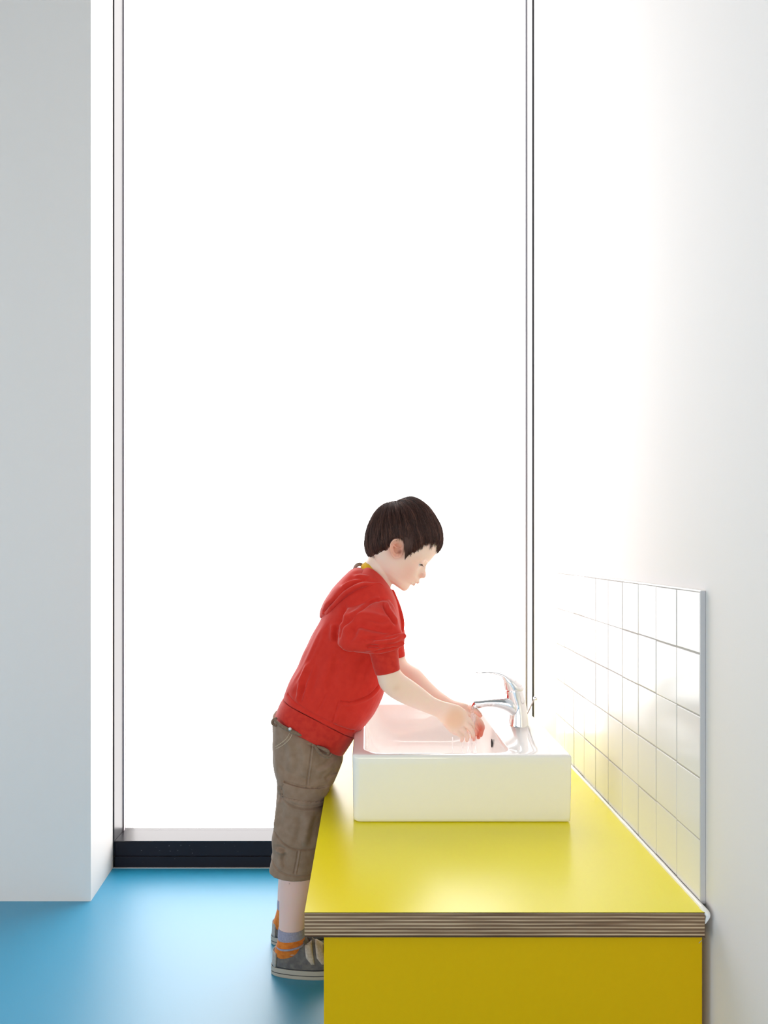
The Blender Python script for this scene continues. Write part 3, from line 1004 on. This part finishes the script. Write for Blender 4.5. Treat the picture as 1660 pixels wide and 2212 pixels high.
    for k in range(420):
        l0 = rnd.uniform(-.045, .045); sag = 170 * (l0 / .05) ** 2
        x0 = rnd.uniform(600, 760); ln = rnd.uniform(90, 240)
        yt = lambda x: np.interp(x, (560, 600, 680, 750, 860, 950, 1050), (315, 292, 266, 262, 222, 207, 240)) + sag
        dn = rnd.uniform(4, 26)
        wisp([(x0, yt(x0) + dn + 8), (x0 + ln * .5, yt(x0 + ln * .5) + dn), (x0 + ln, yt(x0 + ln) + dn + 6)], (l0, l0 * 1.02, l0 * 1.04), .0005, rnd.uniform(.1, .7))
    # the pointed lock in front of the ear
    for sd in (-1, 1):
        for k in range(260):
            a_ = rnd.random(); xs = 838 + 110 * a_
            xe = 845 + 95 * a_ ** 1.3; ye = 1082 - 95 * a_ ** .9 - rnd.uniform(0, 14)
            lt = sd * (.0735 - .003 * a_ + rnd.uniform(-.0010, .0018))
            wisp([(xs + rnd.uniform(-8, 8), 760 + 40 * rnd.random()), ((xs + xe) / 2 + rnd.uniform(-6, 6), 880), (xe, 985 - 50 * a_), (xe + rnd.uniform(-4, 4), ye)],
                 (sd * .0785, sd * (.0785 - .002 * a_), lt + sd * .0030, lt), .0005, rnd.uniform(.1, .7))
    for k in range(50):
        l0 = rnd.uniform(-.045, .045); b = 100 * (l0 / .05) ** 2; j = rnd.uniform(-8, 8)
        wisp([(335 + b, 800 + j), (320 + b + j, 900), (345 + b + j, 1000), (400 + b + j * 2, 1075 + rnd.uniform(-15, 20))], (l0, l0, l0, l0 * .9), .0005, rnd.uniform(.4, .9))
    me = bpy.data.meshes.new('hair_strands')
    me.from_pydata([tuple(v) for v in V], [], Fc)
    at = me.attributes.new('shade', 'FLOAT', 'POINT')
    at.data.foreach_set('value', np.array(S, dtype=np.float32))
    me.update(); me.shade_smooth()
    o = link('hair_strands', me, M['hair'], hair_cap)
    o.matrix_parent_inverse = Matrix.Translation(-wloc(hair_cap))
    o['kind'] = 'stuff'
strands()

# --- sweatshirt
bm = bmesh.new()
loft(bm, [(614, 1506, 768, 1587, Y0, .119), (616, 1496, 780, 1572, Y0, .121), (624, 1474, 806, 1541, Y0, .123), (642, 1442, 828, 1496, Y0, .121), (655, 1410, 838, 1455, Y0, .119), (672, 1376, 850, 1420, Y0, .121),
          (690, 1344, 863, 1385, Y0, .125), (710, 1308, 866, 1352, Y0, .127), (734, 1272, 862, 1322, Y0, .115), (762, 1243, 857, 1298, Y0, .088), (784, 1228, 850, 1282, Y0, .060), (790, 1225, 847, 1276, Y0, .052)], n=56, ex=2.35, lift=.015)
# near sleeve, pushed up above the elbow
loft(bm, [(752, 1300, 838, 1292, 1.875, .035), (745, 1322, 850, 1308, 1.845, .046), (737, 1352, 860, 1334, 1.825, .050), (729, 1380, 866, 1356, 1.810, .050), (731, 1393, 873, 1374, 1.803, .046), (748, 1404, 874, 1388, 1.800, .042),
          (776, 1408, 868, 1396, 1.800, .037), (795, 1410, 863, 1399, 1.800, .034)], n=56, ex=2.3)
tube(bm, [P(786, 1396, 1.768), P(812, 1402, 1.760), P(842, 1398, 1.762), P(868, 1390, 1.775)], [.008, .011, .010, .007], 16)
tube(bm, [P(790, 1384, 1.770), P(820, 1386, 1.760), P(850, 1380, 1.762), P(872, 1374, 1.775)], [.007, .010, .010, .007], 16)
# far sleeve
loft(bm, [(760, 1305, 845, 1296, 2.03, .035), (765, 1335, 866, 1320, 2.06, .048), (770, 1362, 872, 1350, 2.075, .050), (785, 1380, 876, 1370, 2.08, .045), (812, 1388, 875, 1382, 2.085, .038), (822, 1392, 872, 1386, 2.085, .034)], n=48, ex=2.3)
# zip front placket standing up behind the sleeve
tube(bm, [P(848, 1278, 1.945), P(860, 1308, 1.945), P(868, 1345, 1.945), P(864, 1382, 1.945)], [.006, .007, .007, .006], 12)
hood_ie = fuse('hoodie', bm, .0017, M['red'], boy, 4)

rgt = 1
F_ = folds
F_(hood_ie, [
    # armhole seam
    ([(823, 1298), (806, 1302), (786, 1315), (768, 1330), (752, 1345), (741, 1360), (733, 1378)], 2.2, 2.2, 1.6, -5, .03),
    # shoulder and chest folds
    ([(750, 1308), (742, 1325), (738, 1342), (726, 1352)], 4.5, 6, 3.0, 9),
    ([(728, 1352), (724, 1372), (726, 1392)], 5, 5, 3.5, -8),
    ([(846, 1315), (840, 1302), (826, 1298), (812, 1302)], 1.8, 3, 1.5, 5),
    # deep drape lines of the sleeve
    ([(738, 1362), (752, 1345), (775, 1337), (800, 1338), (825, 1344), (848, 1350)], 4.5, 8, 4.0, 10),
    ([(745, 1385), (757, 1365), (768, 1352), (780, 1348), (800, 1352), (830, 1358), (860, 1358)], 6, 7, 4.5, 10),
    ([(775, 1374), (800, 1375), (830, 1373), (852, 1370), (868, 1362)], 4.5, 4, 3.0, -7),
    ([(826, 1300), (834, 1318), (846, 1336), (858, 1352)], 4, 3, 3, 6),
    ([(786, 1378), (796, 1381), (812, 1379)], 3.2, 2.5, 1.5, 5),
    ([(790, 1396), (798, 1390), (812, 1389), (822, 1392)], 3.5, 2.2, 1.5, 5),
    ([(792, 1402), (806, 1404), (826, 1398), (850, 1394), (868, 1394)], 4, 2.5, 1.8, 5),
    ([(733, 1400), (750, 1407), (770, 1406)], 3, 4, 2, 7),
    ([(770, 1352), (766, 1368), (752, 1384)], 3, 6, 3, -9),
], 1.80)
F_(hood_ie, [
    # long folds down the back and flank
    ([(720, 1345), (700, 1385), (682, 1425), (664, 1462), (640, 1495), (628, 1512)], 3.5, 6, 5, -11),
    ([(706, 1350), (690, 1385), (672, 1425), (650, 1465), (622, 1500)], 3.0, 5, 4, 9),
    ([(676, 1435), (662, 1470), (648, 1510)], 2.8, 4, 3.2, -7),
    ([(660, 1480), (650, 1506), (646, 1522)], 2.4, 3.5, 2.8, -6),
    ([(690, 1430), (676, 1480), (664, 1520)], 1.8, 7, 2.0, -12),
    ([(735, 1408), (722, 1450), (708, 1500)], 2.0, 10, 2.0, -16),
    ([(800, 1415), (780, 1440), (770, 1480)], 2.0, 9, 2.0, 14),
    ([(708, 1495), (698, 1515), (686, 1540)], 1.1, 1.8, .6, 3, .1),
    # lower edge of the body above the hem band
    ([(614, 1508), (640, 1524), (670, 1541), (700, 1556), (730, 1570), (766, 1590)], 2.0, 3, 0, 1, .02),
    # edges of the front pocket
    ([(734, 1514), (728, 1535), (720, 1561)], 1.6, 1.8, .8, 4, .05),
    ([(734, 1514), (752, 1517), (775, 1514), (800, 1505), (818, 1488)], 1.8, 2.0, 1.2, -4, .04),
], 1.83, gain=1.6)
raise_area(hood_ie, [(733, 1514), (755, 1518), (778, 1514), (800, 1504), (822, 1482), (845, 1470), (850, 1540), (790, 1600), (719, 1562)], 2.2, 1.83, 0)
# slight waviness of soft cloth
def soft(o, amp, sc):
    from mathutils import noise as mn
    def fn(co, no):
        s = np.array([mn.noise(Vector(c * sc)) for c in co[::1]])
        return s * amp
    displace(o, fn)
relax(hood_ie.data, 1, .4)
soft(hood_ie, .0012, 28)

# hem band
bm = bmesh.new()
loft(bm, [(613, 1507, 768, 1588, Y0, .1195), (605, 1520, 763, 1597, Y0, .1225), (598, 1538, 752, 1614, Y0, .1215), (595, 1547, 744, 1626, Y0, .119)], n=72, ex=2.35, lift=.015)
hem = child('hem_band', bm, M['rib'], hood_ie, True)
hem.data.transform(Matrix.Identity(4))
# cuffs
for rows in (
    [(798, 1408, 863, 1399, 1.80, .0335), (800, 1416, 861, 1406, 1.80, .0320), (806, 1440, 862.5, 1428, 1.80, .0305), (811.5, 1457, 864.5, 1444.5, 1.80, .0310), (814, 1455, 862, 1443, 1.80, .0285)],
    [(824, 1390, 873, 1384, 2.085, .034), (827, 1405, 873.5, 1398, 2.085, .0315), (832, 1424, 876, 1415, 2.085, .0305), (834, 1422, 874, 1413.5, 2.085, .029)],
):
    bm = bmesh.new(); loft(bm, rows, n=48, ex=2.1); child('cuff', bm, M['rib'], hood_ie, True)
# hood lying on the back
bm = bmesh.new()
loft(bm, [(691, 1334, 700, 1334, Y0, .020), (693, 1318, 708, 1330, Y0, .050), (702, 1296, 727, 1318, Y0, .080), (720, 1270, 752, 1298, Y0, .100), (742, 1245, 785, 1284, Y0, .106), (765, 1227, 815, 1276, Y0, .096), (787, 1228, 838, 1283, Y0, .075), (806, 1234, 850, 1293, Y0, .065),
          (826, 1260, 857, 1310, Y0, .056), (843, 1288, 859, 1326, Y0, .042), (850, 1305, 858, 1335, Y0, .025)], n=64, ex=2.2)
hood = fuse('hood', bm, .0018, M['red'], hood_ie, 3)
F_(hood, [
    ([(694, 1330), (706, 1313), (726, 1290), (748, 1270), (775, 1256), (805, 1254), (832, 1262), (850, 1285)], 8, 5, 4, -9, .05),
    ([(700, 1322), (722, 1300), (745, 1283), (770, 1270), (800, 1264), (825, 1270)], 0, 6, 3, 6),
    ([(728, 1268), (750, 1252), (775, 1246), (800, 1248)], 4.5, 5, 3, -8),
    ([(752, 1244), (775, 1236), (800, 1240), (822, 1256), (842, 1280)], 3.5, 4, 2.5, -7),
    ([(790, 1226), (812, 1240), (832, 1265), (850, 1298)], 2.5, 3, 2, 6, .08),
], 1.86)
soft(hood, .0014, 35)
bm = bmesh.new()
tube(bm, [P(764, 1232, Y0), P(770, 1222, Y0 - .01), P(779, 1219, Y0), P(788, 1224, Y0 + .01)], [.003, .0045, .0045, .003], 12)
child('lining', bm, M['lining'], hood_ie, True)
# yellow T-shirt collar: a band round the neck
bm = bmesh.new()
L = []
ca, cb = np.array(P(787, 1216, Y0)), np.array(P(838, 1283, Y0))
cc, hh = (ca + cb) / 2, (cb - ca) / 2
nn = np.array((-hh[2], 0, hh[0])); nn /= np.linalg.norm(nn)
if nn[2] < 0: nn = -nn
for k, (g, dz) in enumerate(((1.0, -.012), (1.02, -.002), (1.0, .0078), (.965, .0083), (.95, -.002), (.94, -.012))):
    L.append([cc + hh * g * math.cos(a) + np.array((0, .0475 * g * math.sin(a), 0)) + nn * dz for a in np.linspace(0, 2 * math.pi, 56, endpoint=False)])
L.append(L[0])
rings(bm, L, (False, False))
bmesh.ops.remove_doubles(bm, verts=bm.verts, dist=1e-6)
child('shirt_collar', bm, M['yellow_knit'], boy, True)

# --- shorts
bm = bmesh.new()
loft(bm, [(591, 1540, 738, 1606, Y0, .108), (591, 1560, 741, 1626, Y0, .112), (591, 1590, 740, 1645, Y0, .114), (591, 1622, 730, 1668, Y0, .113), (593, 1652, 718, 1690, Y0, .108), (600, 1680, 708, 1705, Y0, .09)], n=56, ex=2.4)
loft(bm, [(592, 1620, 732, 1668, 1.905, .058), (594, 1655, 720, 1692, 1.895, .060), (600, 1690, 703, 1716, 1.89, .059), (604, 1715, 701, 1740, 1.89, .058), (600, 1745, 701, 1765, 1.89, .0575), (595, 1775, 701, 1790, 1.89, .0575), (588, 1808, 699, 1820, 1.89, .0575),
          (589, 1838, 694, 1848, 1.89, .0565), (586, 1860, 690, 1870, 1.89, .0575), (582, 1878, 686, 1886, 1.89, .0585)], n=56, ex=2.3)
loft(bm, [(598, 1615, 728, 1655, 1.995, .056), (598, 1650, 716, 1680, 2.01, .056), (599, 1690, 704, 1705, 2.02, .055), (597, 1730, 700, 1745, 2.025, .054), (594, 1765, 694, 1775, 2.03, .054), (592, 1800, 686, 1808, 2.03, .053), (590, 1830, 680, 1838, 2.03, .053), (586, 1850, 676, 1856, 2.03, .053)], n=48, ex=2.3)
shorts = fuse('shorts', bm, .0016, M['brown'], boy, 3)
flap = [(612, 1690), (604, 1712), (605, 1724), (630, 1738), (665, 1745), (705, 1746), (709, 1704), (690, 1703), (650, 1698)]
pocket = [(605, 1722), (598, 1760), (590, 1802), (610, 1820), (640, 1832), (690, 1838), (715, 1836), (712, 1740)]
raise_area(shorts, pocket, 3.0, 1.835)
raise_area(shorts, flap, 3.2, 1.835)
F_(shorts, [
    ([(612, 1688), (640, 1694), (670, 1700), (706, 1702)], 1.8, 1.8, 0, 1, .03),
    ([(605, 1722), (632, 1738), (665, 1745), (706, 1746)], 2.4, 2.0, 0, 1, .03),
    ([(610, 1717), (634, 1732), (666, 1739), (704, 1740)], .9, 1.1, 0, 1, .03),
    ([(609, 1714), (607, 1704), (614, 1694)], 1.0, 1.2, 0, 1, .05),
    ([(590, 1802), (612, 1820), (640, 1832), (690, 1837)], 2.2, 1.8, 0, 1, .03),
    ([(675, 1605), (671, 1640), (665, 1680), (664, 1697)], 1.4, 1.4, .9, 4, .04),
    ([(680, 1607), (676, 1640), (671, 1680), (669, 1698)], .7, .9, 0, 1, .04),
    ([(645, 1835), (641, 1860), (636, 1885)], 1.4, 1.5, .8, 4, .04),
    ([(651, 1836), (647, 1860), (643, 1885)], .7, .9, 0, 1, .04),
    ([(582, 1866), (605, 1882), (640, 1890), (690, 1892)], 1.6, 1.5, 0, 1, .02),
    ([(674, 1700), (690, 1703), (700, 1705), (706, 1706)], .8, 1.2, 0, 1, .03),
    ([(613, 1730), (605, 1770), (602, 1800)], 1.6, 8, 1.5, -12),
    ([(640, 1745), (650, 1780), (640, 1825)], 1.5, 10, 1.5, 14),
    ([(690, 1750), (676, 1790), (672, 1830)], 1.2, 8, 1.2, -12),
    ([(620, 1838), (612, 1856), (618, 1876)], 1.8, 6, 1.8, -9),
    ([(602, 1700), (607, 1720), (598, 1735)], 2.5, 6, 2, -9),
    ([(590, 1838), (604, 1832), (620, 1836)], 2.5, 4, 2, -7),
    ([(720, 1640), (700, 1655), (680, 1660)], 1.8, 6, 1.8, 9),
    ([(700, 1690), (712, 1680), (726, 1668)], 1.6, 5, 1.6, 8),
    ([(610, 1600), (615, 1640), (610, 1670)], 1.5, 9, 1.5, 14),
    ([(640, 1605), (645, 1640), (640, 1680)], 1.2, 9, 1.4, 14),
    ([(660, 1606), (700, 1622), (735, 1634)], 1.2, 2.2, .8, 4),
], 1.84, gain=2.0)
soft(shorts, .0010, 40)
def sub_tube(name, pts, rad, material, parent, n=8):
    bm = bmesh.new(); tube(bm, [P(*p) for p in pts], rad, n, 4); return child(name, bm, material, parent, True)
# curved pale stitching of the back pocket, waistband, loop, button, knotted cord
sub_tube('stitching', [(632, 1584, 1.838), (626, 1596, 1.834), (612, 1609, 1.834), (596, 1618, 1.846)], [.0005] * 4, M['stitch'], shorts, 6)
sub_tube('stitching', [(626, 1583, 1.838), (620, 1594, 1.834), (608, 1605, 1.834), (595, 1613, 1.846)], [.0005] * 4, M['stitch'], shorts, 6)
sub_tube('belt_loop', [(597, 1552, 1.87), (590, 1556, 1.87), (589, 1563, 1.87), (596, 1568, 1.87)], [.0030, .0034, .0034, .0026], M['brown_seam'], shorts)
sub_tube('waistband', [(595, 1556, 1.856), (608, 1568, 1.842), (622, 1576, 1.836), (636, 1582, 1.832), (650, 1588, 1.832)], [.003, .0040, .0046, .0046, .003], M['brown_seam'], shorts, 14)
bm = bmesh.new(); ellipsoid(bm, P(627, 1575, 1.829), (.0042, .0025, .0042)); child('button', bm, M['metal_button'], shorts, True)
sub_tube('pocket_tie', [(680, 1610, 1.832), (688, 1622, 1.828), (700, 1632, 1.828), (712, 1634, 1.830), (716, 1629, 1.832)], [.0022, .0036, .0042, .0040, .0018], M['brown_seam'], shorts, 12)
sub_tube('pocket_tie', [(686, 1612, 1.832), (700, 1618, 1.827), (710, 1624, 1.827), (707, 1629, 1.829)], [.0025, .0040, .0036, .0020], M['brown_seam'], shorts, 12)

# --- socks
def sock(YL, rows_c, rows_s):
    bm = bmesh.new(); loft(bm, rows_s, n=48, ex=2.05)
    s = child('sock', bm, M['orange'], boy, True)
    bm = bmesh.new(); loft(bm, rows_c, n=48, ex=2.05)
    child('sock_cuff', bm, M['sock_grey'], s, True)
    return s
s1 = sock(1.895, [(602, 2003, 659, 2003, 1.895, .0282), (601, 2012, 659, 2010, 1.895, .0286), (600.5, 2026, 659.5, 2020, 1.895, .0286), (602, 2028, 658, 2024, 1.895, .026)],
     [(602.5, 2020, 658, 2014, 1.895, .0272), (600.5, 2028, 659, 2022, 1.895, .0285), (597, 2041, 658, 2036, 1.897, .0278), (593, 2054, 659, 2049, 1.899, .0248), (593, 2068, 657, 2062, 1.902, .0215), (595, 2080, 655, 2076, 1.902, .020)])
s2 = sock(2.035, [(600, 1941, 648, 1941, 2.035, .028), (599, 1950, 648, 1948, 2.035, .0284), (599, 1960, 648, 1956, 2.035, .0284), (600, 1962, 647, 1960, 2.035, .026)],
     [(600, 1956, 648, 1954, 2.035, .027), (598, 1966, 648, 1962, 2.035, .0284), (595, 1978, 648, 1974, 2.038, .0278), (591, 1990, 648, 1987, 2.042, .0248), (590, 2002, 647, 1998, 2.046, .0215), (591, 2014, 646, 2010, 2.048, .020)])
def band(rows, m, parent, nm='stripe'):
    bm = bmesh.new(); loft(bm, rows, n=48, ex=2.05, k=3); child(nm, bm, m, parent, True)
band([(599, 2041.5, 658.5, 2033.5, 1.895, .0283), (597.5, 2041, 660, 2034, 1.895, .0296), (597.5, 2044, 660, 2037, 1.895, .0294), (599, 2045.5, 658.5, 2037.5, 1.895, .0283)], M['sock_grey'], s1)

# --- shoes
def footprint(x0, x1, b, n=64, toe=.5):
    """outline of a sole from heel x0 to toe x1, half width b"""
    out = []
    Lx = x1 - x0
    for i in range(n):
        a = 2 * math.pi * i / n
        cx, sy = math.cos(a), math.sin(a)
        x = x0 + Lx * (.5 + .5 * sgnpow(cx, .78))
        t = (x - x0) / Lx
        w = b * (.80 + .22 * math.sin(math.pi * min(1, max(0, t * 1.05 - .12)) ** 1.3))
        y = w * sgnpow(sy, .80)
        out.append((x, y, t))
    return out
def shoe(xh, YC, parent):
    x0, x1, b = xh, xh + .176, .0365
    bm = bmesh.new()
    fp = footprint(x0 + .003, x1 - .002, b - .001)
    fm = footprint(x0, x1, b)
    def lv(f, z): return [(x, YC + y, z + .0035 * max(0, t - .75) * 4 * .5) for x, y, t in f]
    rings(bm, [lv(fp, 0.0), lv(fm, .002), lv(fm, .0082), lv(fp, .0088), lv(fp, .0098), lv(fm, .0104), lv(fm, .0200), lv(fp, .0212)])
    sole = bm
    # upper
    bm = bmesh.new()
    L = []
    def top_z(t): return np.interp(t, (0, .10, .25, .36, .44, .52, .62), (.064, .062, .050, .052, .068, .080, .072))
    def top_x(t): return x0 + .004 + t * .095
    K = 16
    for k in range(K + 1):
        v = k / K
        ring = []
        for x, y, t in footprint(x0 + .003, x1 - .004, b - .002):
            tx = top_x(t)
            ty = y * .74
            z1 = np.interp(tx, (x0, x0 + .012, x0 + .038, x0 + .056, x0 + .072, x0 + .095), (.054, .054, .050, .052, .072, .077))
            s = v ** .85
            X = x + (tx - x) * (1 - (1 - v) ** (1.0 if t < .5 else .72)) if t >= .5 else x + (tx - x) * v
            Z = .018 + (z1 - .018) * (math.sin(v * math.pi / 2) if t > .5 else v)
            if t > .5:
                Z = .018 + (z1 - .018) * (v ** 1.0 if t < .62 else v ** .9)
                X = x + (tx - x) * (v ** 1.25)
            bulge = 1 + .05 * math.sin(math.pi * v)
            ring.append((X, YC + (y + (ty - y) * v ** 1.6) * bulge, Z))
        L.append(ring)
    # rolled collar going down inside
    last = L[-1]
    cx = np.mean([p[0] for p in last]); 
    L.append([(cx + (p[0] - cx) * .96, YC + (p[1] - YC) * .94, p[2] + .0012) for p in last])
    L.append([(cx + (p[0] - cx) * .90, YC + (p[1] - YC) * .86, p[2] - .002) for p in last])
    L.append([(cx + (p[0] - cx) * .86, YC + (p[1] - YC) * .80, .03) for p in last])
    rings(bm, L)
    up = child('shoe', bm, M['shoe'], parent, True)
    so = child('sole', sole, M['rubber'], up, False)
    bm = bmesh.new()
    fd = footprint(x0 + .0012, x1 - .001, b - .0006)
    rings(bm, [lv(fd, .0205), lv(fd, .0232), lv(footprint(x0 + .004, x1 - .004, b - .004), .0236)])
    child('welt', bm, M['rubber_dark'], up)
    bm = bmesh.new()
    fd = footprint(x0 + .0005, x1 - .0005, b - .0003)
    rings(bm, [lv(fd, .0085), lv(fd, .0102)])
    child('sole_groove', bm, M['rubber_dark'], up)
    # pale heel strip
    bm = bmesh.new()
    L = []
    for z in np.linspace(.0225, .0545, 8):
        ring = []
        back_ = x0 + .0018 + (z - .02) * .05
        for q in np.linspace(-1, 1, 13):
            ring.append((back_ + .0075 * q * q * 1.1, YC + q * .020, z))
        for q in np.linspace(1, -1, 13):
            ring.append((back_ + .0075 * q * q * 1.1 + .004, YC + q * .019, z))
        L.append(ring)
    rings(bm, L)
    child('heel_strip', bm, M['shoe_edge'], up, True)
    # tongue
    bm = bmesh.new()
    loft_pts = [(x0 + .098, .050, .020), (x0 + .086, .066, .021), (x0 + .077, .080, .019), (x0 + .073, .088, .013)]
    L = []
    for x, z, w in spline(loft_pts, 4):
        L.append([(x + .003 * math.cos(a), YC + w * math.sin(a), z + .003 * math.cos(a)) for a in np.linspace(0, 2 * math.pi, 20, endpoint=False)])
    rings(bm, L)
    child('tongue', bm, M['shoe'], up, True)
    # two hook-and-loop straps laid over the instep
    from mathutils.bvhtree import BVHTree
    dgm = up.data
    bv = BVHTree.FromPolygons([v.co for v in dgm.vertices], [tuple(q.vertices) for q in dgm.polygons])
    def skin_at(x, ang):
        c = Vector((x, YC, .026))
        d = Vector((.12, math.sin(ang), math.cos(ang))).normalized()
        hit = bv.ray_cast(c + d * .12, -d)
        if hit[0] is None: return c + d * .04, d
        return hit[0], d
    for sx, wd, lean in ((x0 + .080, .0088, .012), (x0 + .107, .0095, .010)):
        bm = bmesh.new()
        L = []
        nk = 21
        for k in range(nk):
            ang = math.radians(-74 + 138 * k / (nk - 1))
            xs = sx + lean * abs(math.sin(ang)) ** 1.5
            cut = .010 * max(0, (3 - k) / 3)
            row_o, row_i = [], []
            for q in (-1, -.5, 0, .5, 1):
                s_, d = skin_at(xs + wd * q + (cut if q < 0 else 0) * -q, ang)
                row_i.append(s_ - d * .001); row_o.append(s_ + d * (.0026 if abs(q) < 1 else .0018))
            L.append([np.array(v) for v in row_i] + [np.array(v) for v in row_o[::-1]])
        rings(bm, L)
        bmesh.ops.recalc_face_normals(bm, faces=bm.faces[:])
        child('strap', bm, M['strap'], up, True)
    return up
shoe(-.2285, 1.903, boy)
shoe(-.2465, 2.048, boy)

# ------------------------------------------------------------------ running water
M['water'] = mat('running_water', (.97, .97, .98), .25, spec=.5)
def aerated():
    nt, b = nodes(M['water'])
    out = [n for n in nt.nodes if n.type == 'OUTPUT_MATERIAL'][0]
    t = nt.nodes.new('ShaderNodeBsdfTransparent')
    tl = nt.nodes.new('ShaderNodeBsdfTranslucent'); tl.inputs[0].default_value = (.95, .95, .97, 1)
    m1 = nt.nodes.new('ShaderNodeMixShader'); m1.inputs[0].default_value = .6
    m2 = nt.nodes.new('ShaderNodeMixShader')
    nz = noise(M['water'], 220, 3, (1, 1, .15))
    r = nt.nodes.new('ShaderNodeMapRange')
    r.inputs['From Min'].default_value, r.inputs['From Max'].default_value = .35, .65
    r.inputs['To Min'].default_value, r.inputs['To Max'].default_value = .35, .8
    nt.links.new(nz.outputs['Fac'], r.inputs['Value'])
    nt.links.new(b.outputs[0], m1.inputs[1]); nt.links.new(tl.outputs[0], m1.inputs[2])
    nt.links.new(r.outputs['Result'], m2.inputs[0])
    nt.links.new(m1.outputs[0], m2.inputs[1]); nt.links.new(t.outputs[0], m2.inputs[2]); nt.links.new(m2.outputs[0], out.inputs[0])
aerated()
bm = bmesh.new()
rr = random.Random(5)
def stream(x, y0, y1, Y, r0, r1, drift=0):
    pts, rad = [], []
    n = 9
    for i in range(n):
        t = i / (n - 1)
        pts.append(P(x + drift * t * t + rr.uniform(-.5, .5), y0 + (y1 - y0) * t, Y + rr.uniform(-.001, .001)))
        rad.append((r0 + (r1 - r0) * t) * rr.uniform(.85, 1.15))
    tube(bm, pts, rad, 10, 3)
stream(1024.5, 1528, 1562, FY - .004, .0062, .0075, -4)
stream(1022, 1545, 1590, FY - .012, .0065, .0060, -6)
for x, Y_, r_ in ((1012, 1.950, .0030), (1028, 1.957, .0026), (1020, 1.935, .0018), (978, 1.925, .0010), (999, 1.93, .0014)):
    stream(x, 1592, 1182 + (1 - .468) / Y_ * F, Y_, r_, r_ * 1.3, rr.uniform(-3, 3))
wtr = from_bm('running_water', bm, M['water'], None, True)
tag(wtr, 'clear water running from the tap over the hands into the basin', 'water', kind='stuff')
